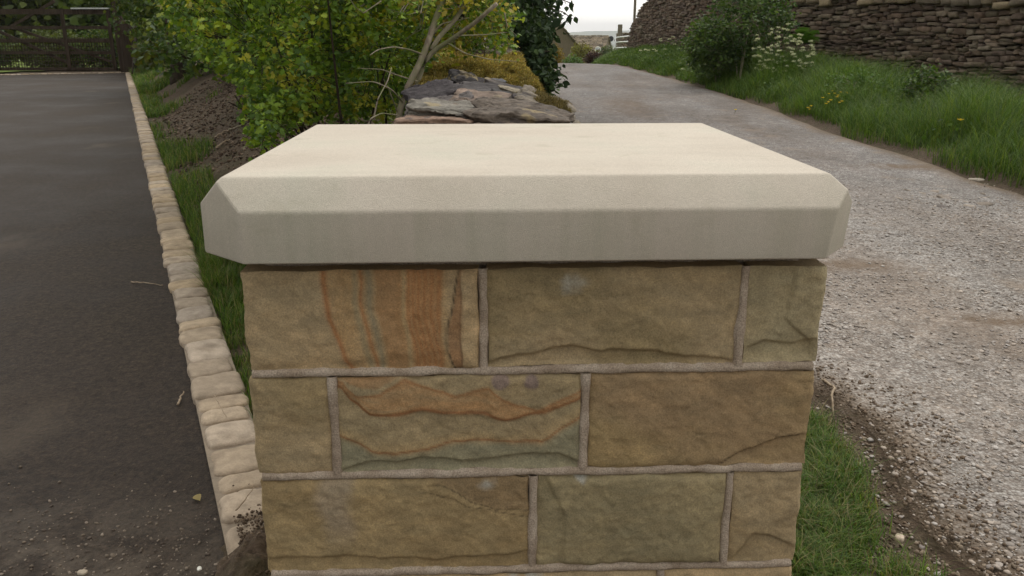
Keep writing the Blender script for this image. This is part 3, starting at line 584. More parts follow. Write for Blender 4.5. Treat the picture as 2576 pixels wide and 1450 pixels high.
# material for the broken slabs
t = NT('broken slab stone'); a = t.n('ShaderNodeAttribute', attribute_name='Col'); v = t.co(); vs_ = t.co((1, 1, 5))
n1 = t.noise(vs_, 28, 5, .65); n2 = t.noise(v, 7, 4, .6); n3 = t.noise(v, 160, 3, .7)
c = t.mix(1., a.outputs['Color'], t.ramp(n1, [(.3, g3(.5)), (.7, g3(1.5))]), 'MULTIPLY'); c = t.mix(t.ramp(n2, [(.60, g3(0)), (.64, g3(.7))]), c, (.05, .045, .05))
n4 = t.noise(v, 11, 3); c = t.mix(t.ramp(n4, [(.62, g3(0)), (.68, g3(.6))]), c, (.30, .24, .13)); c = t.mix(1., c, t.ramp(n3, [(.3, g3(.8)), (.7, g3(1.2))]), 'MULTIPLY')
t.base(c); p = t.bump(n1, .004); t.bump(n3, .001, 1, p); M['slab'] = t.m
def slab(u, v, Y, l, wd, h, rx=0, ry=0, rz=0, col=(.2, .17, .14), seed=0, n=30, p=7, amp=.20, label=None):
    V, Fq = rbox(n, p); S = np.array([l/2, wd/2, h/2]); U = V.copy()
    ang = np.arctan2(V[:, 1], V[:, 0]); rr_ = 1+amp*2.0*fbm(np.stack([np.cos(ang)*1.6, np.sin(ang)*1.6, 0*ang+seed], 1), seed, 3)
    U[:, :2] *= rr_[:, None]
    W = U*S; lay = np.floor(fbm(np.stack([W[:, 0]*9, W[:, 1]*9, 0*ang], 1)+seed, seed+1, 3)*5)/5
    W[:, 2] += h*.38*lay+h*.22*fbm(W*10+seed, seed+2, 3)
    W[:, :2] += (V[:, :2])*(.014*fbm(np.stack([W[:, 0]*6, W[:, 1]*6, W[:, 2]*110], 1), seed+3, 2))[:, None]
    W += .0035*np.stack([fbm(W*60+q*5, seed+q, 3) for q in range(3)], 1)
    W = W @ rot(rx, ry, rz) + at(u, v, Y) - np.array(LW.location)
    cc = np.array(col)[None]*.62*(1+.35*fbm(W*12, seed+9, 3))[:, None]
    o = mk('stone_slab', W, Fq, M['slab'], LW, cc, True); o.data.set_sharp_from_angle(angle=math.radians(24))
    if label: o['label'] = label
    return o
TAN, GRY, BLK = (.26, .2, .14), (.2, .18, .16), (.055, .05, .055)
SL = [(1090, 232, 2.6, .09, .12, .018, .2, -.5, .6, (.10, .09, .09)), (1140, 240, 2.5, .12, .1, .016, .3, .3, .3, (.13, .115, .11)), (1190, 222, 2.75, .09, .1, .02, .4, -.3, .8, (.09, .08, .085)), (1280, 228, 2.65, .12, .12, .018, .2, .25, .4, (.15, .13, .12)), (1215, 270, 2.15, .14, .1, .014, .1, -.12, .3, (.12, .105, .095)), (1340, 268, 2.2, .12, .12, .02, .2, .35, .2, (.13, .11, .095)),
      (1200, 300, 2.3, .34, .5, .05, 0, 0, 0, (.06, .05, .045)), (1210, 345, 1.95, .40, .3, .04, 0, 0, 0, (.09, .075, .06)), (1200, 262, 2.75, .32, .5, .05, 0, 0, 0, (.06, .05, .045)),
      (1152, 283, 2.04, .215, .20, .036, .05, .10, .08, (.27, .25, .215)), (1312, 291, 1.98, .23, .20, .042, .08, .12, -.12, (.17, .14, .115)), (1110, 303, 1.94, .17, .14, .016, 0, .02, 0, (.34, .23, .17)),
      (1262, 314, 1.9, .13, .12, .018, 0, 0, .2, (.26, .2, .15)), (1243, 259, 2.22, .22, .2, .030, .06, .07, .1, (.27, .205, .165)), (1255, 238, 2.46, .25, .2, .030, .1, .12, -.1, (.11, .10, .10)),
      (1098, 248, 2.42, .13, .2, .045, .1, -.32, .3, (.085, .075, .08)), (1125, 263, 2.22, .13, .16, .032, .05, -.25, .1, (.17, .15, .145)), (1163, 212, 2.7, .075, .1, .072, .25, .25, .3, (.055, .05, .05)),
      (1122, 219, 2.76, .11, .15, .028, .1, -.4, .2, (.09, .085, .09)), (1226, 212, 2.86, .10, .15, .034, 0, .0, .1, (.18, .185, .2)), (1330, 242, 2.52, .17, .16, .016, 0, .28, .1, (.38, .33, .25)),
      (1372, 276, 2.2, .15, .3, .040, .1, .42, 0, (.24, .205, .16)), (1242, 127, 6.4, .24, .5, .09, .0, -.08, .1, (.12, .095, .065)), (1046, 283, 2.15, .05, .15, .034, 0, -.2, .1, (.14, .12, .11)),
      (1052, 302, 2.0, .06, .15, .02, 0, -.1, .1, (.2, .16, .14)), (1250, 145, 5.6, .3, .4, .1, 0, .15, 0, (.14, .11, .08)), (1190, 233, 2.62, .10, .14, .03, .1, .2, 0, (.15, .13, .12)), (1400, 300, 2.0, .05, .12, .03, 0, .5, 0, (.12, .11, .1)), (1180, 273, 2.1, .16, .1, .010, .03, .1, .1, (.36, .31, .24)), (1290, 274, 2.06, .17, .1, .009, .05, .16, -.1, (.30, .23, .17)), (1205, 249, 2.3, .12, .1, .012, 0, -.1, .2, (.34, .28, .2)), (1100, 272, 2.12, .10, .1, .012, 0, -.22, .2, (.27, .23, .19)), (1290, 250, 2.35, .11, .12, .014, .1, .3, .1, (.09, .085, .085)), (1345, 306, 1.93, .13, .1, .012, 0, .12, 0, (.12, .10, .09)), (1190, 302, 1.96, .09, .1, .012, 0, .2, 0, (.11, .095, .08))]
labs = {17: 'dark upright stone with ochre lichen on top of the slab pile', 22: 'brown stone lying on the mossy stretch of the wall'}
for k, q in enumerate(SL): slab(*q, seed=700+k*3, label=labs.get(k))
# moss cushions along the wall top
def moss(mb, c, r, n, cols, L=(.008, .02), seed=0, wdt=.0012):
    rng = np.random.default_rng(seed); d = rng.normal(size=(n, 3)); d[:, 2] = np.abs(d[:, 2])*.9; d /= np.linalg.norm(d, axis=1)[:, None]
    P = np.array(c)+d*np.array(r)*(1+.30*fbm(d*3.2, seed, 4))[:, None]
    N = d/np.array(r); N /= np.linalg.norm(N, axis=1)[:, None]; t_ = N*.55+rng.normal(size=(n, 3))*.55+np.array([0, 0, -.15]); t_ /= np.linalg.norm(t_, axis=1)[:, None]
    ln = rng.uniform(*L, n)[:, None]; sd = np.cross(t_, rng.normal(size=(n, 3))); sd /= np.linalg.norm(sd, axis=1)[:, None]; sd *= wdt*rng.uniform(.7, 1.4, n)[:, None]
    V = np.stack([P-sd, P+sd, P+t_*ln*.6+sd*.8, P+t_*ln], 1).reshape(-1, 3); i = np.arange(n)[:, None]*4
    cc = np.array(cols)[rng.integers(len(cols), size=n)]*rng.uniform(.55, 1.25, (n, 1))*rng.uniform(.7, 1.25)*(.75+.4*np.clip(.5+fbm(P*45, seed, 2), 0, 1.3))[:, None]; mb.add(V, i+np.array([[0, 1, 2, 3]]), np.repeat(cc, 4, 0))
    V, Fq = rbox(10, 2.2); V = V/np.linalg.norm(V, axis=1)[:, None]; V = np.array(c)+V*np.array(r)*.985*(1+.30*fbm(V*3.2, seed, 4))[:, None]; mb.add(V, Fq, np.array(cols[0])*.45)
MC = [(.40, .31, .08), (.50, .41, .12), (.32, .27, .07), (.27, .26, .07), (.54, .43, .17), (.34, .23, .055), (.26, .19, .05)]
mb = MB(); rng = np.random.default_rng(3)
for k, (u, v, Y, rx_, ry_, rz_, n) in enumerate([(1180, 178, 3.6, .13, .25, .055, 9000), (1245, 170, 3.9, .09, .25, .06, 6000), (1110, 192, 3.5, .08, .22, .045, 5000), (1300, 185, 3.8, .06, .25, .07, 5000), (1310, 205, 3.4, .06, .2, .05, 4500),
        (1075, 208, 3.2, .05, .2, .04, 4000), (1150, 165, 4.4, .14, .3, .05, 6000), (1235, 158, 4.8, .14, .35, .06, 6000), (1085, 215, 3.0, .045, .12, .03, 2600), (1270, 200, 3.3, .07, .15, .04, 4000), (1330, 215, 3.2, .04, .2, .06, 3000),
        (1140, 140, 6.0, .16, .6, .09, 4000), (1190, 132, 7.0, .18, .6, .10, 4000), (1230, 145, 6.0, .2, .5, .06, 4000), (1120, 155, 5.2, .12, .4, .07, 4000), (1210, 120, 8.5, .22, 1, .12, 3500), (1290, 150, 5.4, .06, .3, .07, 2000)]):
    moss(mb, at(u, v+11, Y)-np.array(LW.location), (rx_, ry_, rz_*.85), int(n*1.4), MC, (.005, .013) if Y < 4.2 else (.012, .03), 50+k, .0018 if Y < 4.2 else .0038)
rk = np.random.default_rng(19)
for k in range(34):
    Y = rk.uniform(2.95, 5.2); x_ = xw(Y)+rk.uniform(-.20, .17); moss(mb, np.array([x_, Y, .775+.05*rk.random()+(Y-3)*.022-.25*abs(x_-xw(Y))**1.5])-np.array(LW.location), (rk.uniform(.03, .07), rk.uniform(.04, .10), rk.uniform(.02, .04)), 1300, [MC[rk.integers(len(MC))], MC[rk.integers(len(MC))]], (.008, .02), 300+k, .0013)
o = mb.build('moss', M['moss'], LW); tag(o, kind='stuff')
mb = MB()
for k, (u, v, Y, r, n) in enumerate([(1335, 246, 2.32, (.045, .05, .016), 2600), (1370, 262, 2.22, (.05, .05, .016), 2800), (1400, 280, 2.14, (.03, .04, .012), 1500)]):
    moss(mb, at(u, v+3, Y)-np.array(LW.location), r, n, [(.2, .15, .055), (.25, .2, .08), (.14, .12, .05)], (.006, .016), 80+k, .0009)
o = mb.build('moss', M['moss'], LW); tag(o, 'dry tufty moss on the right hand slab', kind='stuff')
# ------------------------------------------------------------------ foliage
HAW = np.array([(0, 0), (.13, .18), (.36, .22), (.24, .42), (.46, .62), (.22, .70), (.12, 1.0), (-.1, .98), (-.24, .68), (-.45, .6), (-.25, .4), (-.36, .2), (-.12, .17)])
OVA = np.array([(0, 0), (.16, .1), (.32, .3), (.36, .5), (.24, .74), (.06, .96), (0, 1.08), (-.07, .95), (-.25, .74), (-.36, .5), (-.31, .28), (-.15, .1)])
SIM = np.array([(0, 0), (.3, .25), (.34, .55), (0, 1), (-.34, .55), (-.3, .25)])
def leaves(mb, P, size, cols, shape, rng, down=.2, fold=.18, up=.6):
    n = len(P); D = rng.normal(size=(n, 3)); D[:, 2] = D[:, 2]*.6-down; D /= np.linalg.norm(D, axis=1)[:, None]
    N = rng.normal(size=(n, 3))*.6+np.array([0, -.15, up]); S = np.cross(D, N); S /= np.linalg.norm(S, axis=1)[:, None]+1e-9; N = np.cross(S, D)
    sz = np.asarray(size)*rng.uniform(.65, 1.25, n); k = len(shape)
    V = P[:, None]+sz[:, None, None]*(shape[None, :, 0:1]*S[:, None]+shape[None, :, 1:2]*D[:, None]+(fold*np.abs(shape[None, :, 0:1])-.25*shape[None, :, 1:2]**2*.6)*N[:, None])
    mb.add(V.reshape(-1, 3), np.arange(n)[:, None]*k+np.arange(k)[None], np.repeat(cols, k, 0))
def clusters(rng, c, r, n, shell=.55, flat=None):
    d = rng.normal(size=(n, 3)); d /= np.linalg.norm(d, axis=1)[:, None]; q = rng.uniform(shell**3, 1, n)**(1/3); lump = 1+.28*fbm(d*2.3+np.array(c), 9, 3)
    return np.array(c)+d*np.array(r)*(q*lump)[:, None]
def foliage(T, ells, ncl, nlf, spread, size, pal, shape, seed, mat, trunk=None, twr=.003, down=.2, zmin=None, keep=None, name='crown', barkm='bark', up=.6, stubs=1.0):
    rng = np.random.default_rng(seed); mb = MB(); tw = MB(); L0 = np.array(T.location); pal = np.array(pal); tot = sum(e[2] for e in ells)
    for (c, r, wgt) in ells:
        C = clusters(rng, c, r, int(ncl*wgt/tot))
        if zmin is not None: C = C[C[:, 2] > (zmin(C[:, 0], C[:, 1]) if callable(zmin) else zmin)]
        if keep is not None: C = C[keep(C)]
        for p in C:
            tone = pal[rng.integers(len(pal))]; m = rng.poisson(nlf)+2; ax = p-np.array(c); ax = ax/(np.linalg.norm(ax)+1e-9)+rng.normal(size=3)*.5; ax /= np.linalg.norm(ax)
            s = rng.uniform(-1, 1, m)[:, None]; Q = p+ax*s*spread*1.3+rng.normal(size=(m, 3))*spread*.42
            leaves(mb, Q-L0, np.full(m, size), tone[None]*rng.uniform(.75, 1.25, (m, 1)), shape, rng, down, .18, up)
            if rng.random() < stubs:
                q0 = p-ax*spread*1.6; mid = (q0+p)/2+rng.normal(size=3)*spread*.2; tw.add(*tube(np.array([q0+(np.array(c)-q0)*.25, q0, mid, p+ax*spread*1.1])-L0, [twr*1.8, twr*1.3, twr, twr*.4], 4))
    mb.build(name, mat, T)
    if trunk is not None:
        for pts, rad in trunk: tw.add(*tube(np.array(pts)-L0, rad, 9))
    if tw.V: tw.build('trunk' if trunk is not None else 'branches', M[barkm], T, True)
def smoothpts(pts, n=20):
    P = np.asarray(pts, float); d = np.r_[0, np.cumsum(np.linalg.norm(np.diff(P, axis=0), axis=1))]; s = np.linspace(0, d[-1], n)
    Q = np.stack([np.interp(s, d, P[:, k]) for k in range(P.shape[1])], 1)
    for _ in range(2): Q[1:-1] = (Q[:-2]+2*Q[1:-1]+Q[2:])/4
    return Q
YG = [(.28, .36, .035), (.19, .29, .03), (.12, .21, .026), (.36, .36, .04), (.085, .165, .028), (.22, .33, .03), (.07, .13, .024), (.14, .25, .03)]
YGn = YG+[(.36, .30, .05), (.40, .37, .04)]
# twin stemmed young hawthorn beside the wall
T = thing('hawthorn_tree', 'young hawthorn with two slender grey stems leaning over the mossy wall', 'tree', tuple(at(1008, 380, 3.0)*np.array([1, 1, 0])+np.array([0, 0, .35])))
def pth(q): return smoothpts([at(u, v, Y) for u, v, Y in q], 24)
b0 = np.array([-.42, 3.05, .3])
tr = [(pth([(1006, 420, 3.02), (1000, 311, 3.0), (1000, 275, 3.0), (1023, 224, 3.0), (1046, 178, 3.02), (1072, 129, 3.05), (1086, 75, 3.1), (1103, 26, 3.15), (1120, -10, 3.2), (1150, -120, 3.3), (1160, -260, 3.4)]), np.linspace(.0125, .009, 24)),
      (pth([(1010, 420, 3.1), (1017, 311, 3.06), (1034, 258, 3.05), (1049, 212, 3.05), (1064, 165, 3.06), (1082, 130, 3.06), (1120, 112, 3.05), (1163, 80, 3.0), (1201, 54, 2.95), (1229, 26, 2.9), (1250, 10, 2.9)]), np.linspace(.011, .0065, 24)),
      (pth([(1086, 126, 3.06), (1100, 98, 3.08), (1120, 77, 3.1), (1152, 43, 3.12), (1190, -30, 3.2), (1240, -150, 3.3)]), np.linspace(.009, .005, 24)),
      (pth([(1090, 85, 3.1), (1110, 60, 3.1), (1135, 55, 3.1), (1180, 45, 3.2)]), np.linspace(.003, .0015, 24)), (pth([(1070, 140, 3.05), (1030, 125, 3.0), (990, 118, 2.9), (950, 125, 2.85), (930, 140, 2.8)]), np.linspace(.0035, .0012, 24)),
      (pth([(1050, 205, 3.03), (1000, 190, 3.0), (960, 175, 2.9), (900, 172, 2.9)]), np.linspace(.003, .001, 24)), (pth([(1015, 260, 3.0), (985, 225, 2.9), (940, 205, 2.85), (870, 210, 2.8)]), np.linspace(.0032, .001, 24)),
      (pth([(1003, 290, 3.0), (980, 230, 2.95), (965, 200, 2.9)]), np.linspace(.003, .0012, 24)), (pth([(1125, 108, 3.04), (1170, 135, 2.9), (1230, 150, 2.8), (1300, 155, 2.75)]), np.linspace(.0026, .001, 24)),
      (pth([(1150, 90, 3.0), (1220, 88, 3.1), (1290, 80, 3.2)]), np.linspace(.0026, .001, 24)), (pth([(940, 300, 2.6), (950, 250, 2.6), (975, 205, 2.65), (985, 170, 2.7)]), np.linspace(.0026, .001, 24)), (pth([(925, 330, 2.5), (930, 300, 2.5), (960, 285, 2.55), (1000, 290, 2.6), (1030, 310, 2.6)]), np.linspace(.0026, .001, 24))]
foliage(T, [(at(1180, 20, 3.4), (.20, .3, .14), 1.3), (at(1080, -80, 3.3), (.5, .45, .30), 3), (at(1250, -60, 3.3), (.3, .3, .28), 1.5), (at(1130, -330, 3.4), (.7, .6, .45), 3), (at(1210, 95, 3.6), (.10, .2, .05), .35)], 800, 9, .040, .022, YGn, HAW, 11, M['leaf'], tr, .0016, stubs=.5, keep=lambda C: pix(C)[0] < 1282)
# hedge of hawthorn bushes on the bank
def zm(off): return lambda x, y: terrain(x, y)+off
BU = np.array([(300, -60), (430, 20), (490, 120), (560, 178), (620, 215), (632, 280), (645, 372), (700, 335), (760, 305), (3000, 305)])
def bank_keep(C):                    # foliage clear of the wall and hanging no lower than the photographed lower outline of the hedge
    u, v = pix(C); return (C[:, 0] < xw(C[:, 1])-.20) & (v < np.interp(u, BU[:, 0], BU[:, 1])-8)
bushes = [('hawthorn_bush', 'bright leafy hawthorn bush nearest the coping, beside the slender grey stems', [((-.98, 3.45, .95), (.52, .6, .42), 3), ((-.55, 3.55, 1.0), (.22, .5, .5), 1.4), ((-.98, 2.95, .68), (.28, .3, .17), 1), ((-.66, 2.75, .58), (.26, .3, .16), 1.6), ((-.95, 3.6, 1.6), (.6, .6, .5), 1.5)], 2700, .0225, YG, 21, 12),
          ('hawthorn_bush', 'middle hawthorn bush of the hedge above the bare soil bank', [((-1.45, 5.3, 1.15), (.62, .8, .62), 3), ((-1.0, 4.9, .9), (.6, .8, .55), 2), ((-1.35, 4.5, .95), (.40, .5, .35), 1), ((-1.5, 5.4, 2.1), (1., 1., .8), 2)], 2500, .029, YG, 22, 12),
          ('hawthorn_bush', 'farther hawthorn bush behind the soil bank, its crown above the picture', [((-2.1, 8.2, 1.3), (1.1, 1.3, .9), 3), ((-1.6, 7.6, 1.3), (1.2, 1.2, .9), 2), ((-2.4, 8.2, 2.7), (1.6, 1.6, 1.2), 2)], 2200, .040, YG, 23, 11)]
for nm, lab, el, nc, sz, pal, sd_, nl in bushes:
    c0 = el[0][0]; T = thing(nm, lab, 'bush', (c0[0], c0[1], float(terrain(c0[0], c0[1]))), 0, 'hawthorn bushes of the hedge')
    rng = np.random.default_rng(sd_); tk = []
    for k in range(9):
        a = rng.uniform(0, 6.28); e = np.array(el[k % len(el)][0])+rng.normal(size=3)*np.array(el[k % len(el)][1])*.45; bs = np.array([c0[0]+.35+.1*math.cos(a), c0[1]+.1*math.sin(a), float(terrain(c0[0], c0[1]))-.05])
        tk.append((smoothpts([bs, bs*.5+e*.5+rng.normal(size=3)*.08+np.array([0, 0, .05]), e], 12), np.linspace(.008, .0025, 12)))
    foliage(T, el, nc, nl, .05*sz/.028, sz, pal, HAW, sd_, M['leaf'], tk, .0013*sz/.028, keep=bank_keep, zmin=zm(.06), barkm='darkbark', stubs=.45)
# shady trees further along the hedge and left of the gate
DG = [(.06, .11, .018), (.08, .14, .022), (.04, .08, .016), (.13, .17, .025)]
def tree(lab, base, ells, ncl, size, pal, sd_, trr=.12, group=None, name='hedgerow_tree', h=2.2, shape=SIM, mat='leaf', nl=10, spread=None, lean=(0, 0), zmin=None, keep=None, down=.2):
    T = thing(name, lab, 'tree', tuple(base), 0, group); rng = np.random.default_rng(sd_+1); b = np.array(base, float)
    tk = [(smoothpts([b-[0, 0, .2], b+[lean[0]*.5, lean[1]*.5, h*.5], b+[lean[0], lean[1], h]], 14)+rng.normal(size=(14, 3))*trr*.08, np.linspace(trr*1.2, trr*.6, 14))]
    for (c, r, wg) in ells:
        for k in range(3): e = np.array(c)+rng.normal(size=3)*np.array(r)*.4; s = b+np.array([lean[0], lean[1], h])*rng.uniform(.5, 1); tk.append((smoothpts([s, (s+e)/2+rng.normal(size=3)*.1, e], 8), np.linspace(trr*.4, trr*.08, 8)))
    foliage(T, ells, ncl, nl, spread or size*1.9, size, pal, shape, sd_, M[mat], tk, size*.05, barkm='darkbark', zmin=zmin, keep=keep, down=down, stubs=.3)
    return T
tree('dark trunked tree in the hedge right of the timber gate', (-5.75, 15.0, .35), [((-6.2, 16.5, 2.2), (1.6, 1.6, 1.3), 3), ((-4.6, 15.0, 1.5), (1.6, 1.2, 1.0), 2), ((-4.4, 13.5, .9), (1.2, 1.2, .5), 1)], 1400, .09, DG, 31, .19, zmin=.55, keep=lambda C: C[:, 0] < xw(C[:, 1])-.5)
tree('shaded tree filling the hedge behind the hawthorns', (-2.6, 11.5, .4), [((-2.6, 11.5, 1.7), (1.8, 1.6, 1.3), 3), ((-1.2, 10.5, 1.4), (1.2, 1.3, 1.1), 3)], 2400, .08, DG, 32, .14, zmin=.5, keep=lambda C: C[:, 0] < xw(C[:, 1])-.2)
tree('olive leafed tree standing behind the post of the timber gate', (-11.5, 27, 0), [((-11, 28, 2.8), (3, 2, 2.2), 3), ((-8.9, 21.8, 1.2), (1.2, 2.6, 1.0), 3)], 1500, .16, [(.09, .12, .018), (.06, .10, .015), (.12, .13, .02)], 33, .2, zmin=.3, keep=lambda C: kerb_s(C[:, 0], C[:, 1]) > .5)
# dark elm leaning over the wall
DE = [(.020, .042, .012), (.030, .06, .014), (.013, .030, .009), (.045, .075, .018)]
T = tree('dense dark green tree drooping over the far end of the mossy wall', (-.5, 9.3, .4), [((.08, 8.6, 1.75), (.52, 1.3, .95), 3), (tuple(at(1310, 105, 7.4)), (.17, .5, .20), 1.2), ((-.5, 9, 2.6), (1.3, 1.5, 1.2), 2), (tuple(at(1335, 150, 7.2)), (.15, .4, .13), 1.2), (tuple(at(1355, 198, 7.0)), (.08, .3, .08), .5)], 2100, .052, DE, 34, .12, None, 'dark_tree', 2.0, OVA, 'darkleaf', 11, .10, down=.5, keep=lambda C: pix(C)[0] < np.interp(pix(C)[1], [-200, 60, 100, 125, 160, 200, 235], [1402, 1398, 1386, 1364, 1368, 1380, 1370])-6)
rng = np.random.default_rng(77); mb = MB(); L0 = np.array(T.location)
for (u, v) in [(1418, 2), (1436, 8), (1428, 24), (1415, 38), (1432, 46), (1440, 14), (1422, 60), (1444, 50), (1410, 14), (1405, 55), (1384, 195), (1378, 212), (1368, 226), (1390, 178), (1384, 160), (1372, 188)]:
    P = np.array([at(u+rng.uniform(-4, 4), v-8, 7.0+rng.uniform(-.2, .2))]); leaves(mb, P-L0, [.085], np.array([DE[rng.integers(3)]]), OVA, rng, .9, .15, .2)
for q in ([(1380, -10, 7), (1415, 0, 7), (1445, 12, 7)], [(1380, 20, 7), (1415, 30, 7), (1440, 48, 7)], [(1350, 150, 7), (1380, 170, 7), (1392, 200, 7)]): mk('spray', *tube(pth(q)-L0, .004, 4), M['darkbark'], T)
mb.build('hanging_leaves', M['darkleaf'], T)
# trees beyond the gate
OV = [(.10, .13, .02), (.07, .10, .018)]; MG = [(.05, .09, .016), (.08, .12, .02)]; YE = [(.20, .20, .03), (.14, .16, .02)]
for lab, x, y, r, pal in (('olive green tree in the field hedge, seen over the latch end of the gate', -20, 40, 3.6, OV), ('mid green tree in the field hedge left of the yellowish one', -31, 43, 5, MG), ('yellowish tree in the field hedge beyond the gate', -25.5, 37, 3.2, YE),
        ('broad dark tree in the field hedge at the far left edge', -39, 45, 5.5, MG), ('dark tree in the field hedge just left of the gate post', -15, 38, 3.4, MG)):
    tree(lab, (x, y, -.6), [((x, y, r*.6), (r*1.1, r, r*.85), 1)], 900, .36, pal, 40+int(-x), .3, 'trees beyond the field', nl=9)
for lab, x, pal in (('low dark bush behind the hinge end of the timber gate', -12.2, DG), ('low green bush behind the middle of the timber gate', -14.0, OV), ('low dark bush behind the outer end of the timber gate', -16.2, DG)):
    T = thing('field_bush', lab, 'bush', (x, 26.3, 0), 0, 'bushes behind the timber gate'); foliage(T, [((x, 26.3, .55), (1.2, .8, .6), 1)], 420, 9, .14, .09, pal, SIM, 60+int(-x), M['leaf'], [(smoothpts([(x, 26.3, -.1), (x+.1, 26.3, .3), (x+.2*math.sin(x), 26.3, .8)], 6), .03)], .004, zmin=0.02, stubs=.2)
# ------------------------------------------------------------------ far end of the lane: shrubs, barn, gate
def shrub(lab, name, u, v, Y, r, pal, sd_, n=160, size=.05, down=.1, shape=SIM):
    c = at(u, v, Y); g = float(lane_z(Y)); T = thing(name, lab, 'shrub', (c[0], c[1], g-.05)); rng = np.random.default_rng(sd_)
    tk = [(smoothpts([(c[0], c[1], g-.1), (c[0]+rng.normal()*.05, c[1], (g+c[2])/2), c+rng.normal(size=3)*np.array(r)*.4], 6), np.linspace(.02, .006, 6)) for k in range(4)]
    foliage(T, [(c, r, 1)], n, 9, size*1.5, size, pal, shape, sd_, M['leaf'], tk, .003, down=down, stubs=.3)
shrub('rounded golden yellow shrub at the left edge of the lane crest', 'golden_shrub', 1393, 140, 21, (.22, .3, .22), [(.22, .16, .02), (.17, .13, .02), (.27, .2, .03)], 61, 200, .04)
shrub('low bright green shrub between the golden and the red one', 'green_shrub', 1440, 160, 24, (.28, .3, .18), [(.08, .15, .03), (.10, .19, .04)], 62, 140, .045)
shrub('yellow green bush in front of the stone roofed barn', 'yellow_shrub', 1462, 132, 27, (.33, .3, .22), [(.24, .24, .05), (.18, .2, .04), (.15, .14, .05)], 63, 150, .05)
shrub('dark purple red shrub under the round mirror', 'red_shrub', 1494, 148, 24, (.20, .25, .16), [(.07, .03, .028), (.045, .02, .02), (.09, .05, .04)], 64, 150, .045)
shrub('grey green shrub beside the steel field gate', 'green_shrub', 1530, 138, 30, (.30, .3, .26), [(.08, .12, .06), (.11, .15, .07)], 65, 150, .055)
# brown heap
mb = MB(); V, Fq = rbox(10, 2.2); c = at(1538, 160, 22.5); V = V*np.array([.28, .35, .17]); V += .03*np.stack([fbm(V*9+k*4, 3+k, 3) for k in range(3)], 1); mb.add(V+c, Fq, (.26, .16, .075))
tag(mb.build('soil_heap', M['drystone'], None, True), 'small heap of orange brown earth at the right of the lane crest', 'heap')
# barn
def gable_house(name, label, ridge_end, dirL, L, half, rise, wallh, roofrot=0, courses=12, seed=0):
    T = thing(name, label, 'building', tuple(ridge_end)); R = np.zeros(3); d = np.array([*dirL, 0.]); d /= np.linalg.norm(d); g = np.array([d[1], -d[0], 0])
    if g[1] > 0: g = -g           # towards the camera
    mb = MB(); up = np.array([0, 0, 1.])
    for s in (0, 1):
        o = R+d*(L*s)
        q = [o+g*half-up*(rise+wallh), o+g*half-up*rise, o-up*.02, o-g*half-up*rise, o-g*half-up*(rise+wallh)]; mb.add(q, np.array([[0, 1, 2, 3, 4]]), (.15, .12, .085))
    for sg in (1, -1):
        a = R+g*half*sg; mb.add([a-up*rise, a-up*(rise+wallh), a+d*L-up*(rise+wallh), a+d*L-up*rise], np.array([[0, 1, 2, 3]]), (.2, .165, .12))
    mb.build('wall', M['drystone'], T)
    rng = np.random.default_rng(seed); mb = MB()
    for sg in (1, -1):
        sl_ = np.array(g*half*sg*1.08-up*rise*1.08); SLn = np.linalg.norm(sl_); sd = sl_/SLn; nn = np.cross(d, sd); nn = nn if nn[2] > 0 else -nn
        for k in range(courses):
            s = -.15
            while s < L+.1:
                l = rng.uniform(.3, .7); hh = SLn/courses; c = R+d*(s+l/2)+sd*(hh*(k+.5))+nn*(.03+rng.uniform(0, .02)); s += l+.01
                V, Fq = rbox(2, 8); V = V*np.array([l/2, hh*.62, .03]); W = V[:, :1]*d+V[:, 1:2]*sd+V[:, 2:]*(nn)+c+nn*.06*(V[:, 1:2]/hh); mb.add(W, Fq, np.array((.25, .205, .15))*rng.uniform(.6, 1.35))
    mb.build('roof', M['drystone'], T, False)
    mb = MB(); s = -.1
    while s < L: l = .6; c = R+d*(s+l/2)+up*.08; V, Fq = rbox(3, 4); W = V[:, :1]*d*l/2+V[:, 1:2]*g*.16+V[:, 2:]*up*.05+c+up*rng.uniform(-.02, .03); mb.add(W, Fq, (.33, .29, .22)); s += l+.02
    mb.build('ridge', M['drystone'], T, False)
    return T
a17 = math.radians(17); re = at(1529, 92, 90)
BT = gable_house('stone_barn', 'stone barn with a stone slate roof beyond the crest of the lane', re, (-math.cos(a17), math.sin(a17)), 9, 2.6, 1.5, 3.2, seed=4)
gable_house('stone_outbuilding', 'stone gable partly hidden by the dark drooping tree at the left of the lane', at(1408, 62, 60), (-math.cos(math.radians(62)), math.sin(math.radians(62))), 5, 2.0, 1.9, 3.0, seed=5, courses=9)
# satellite dish on the barn gable
DT = thing('satellite_dish', 'dark round satellite dish at the barn ridge', 'dish', tuple(at(1537, 98, 91)))
V, Fq = rbox(8, 2); V = V/np.linalg.norm(V, axis=1)[:, None]; V[:, 1] = -.25*np.abs(V[:, 1])*0+V[:, 1]*.12; mk('reflector', V*.28, Fq, M['darkplastic'], DT, None, True)
V, Fq = tube([(0, 0, -.1), (-.3, .1, -.35)], .025, 6); mk('bracket', V, Fq, M['darkplastic'], DT)
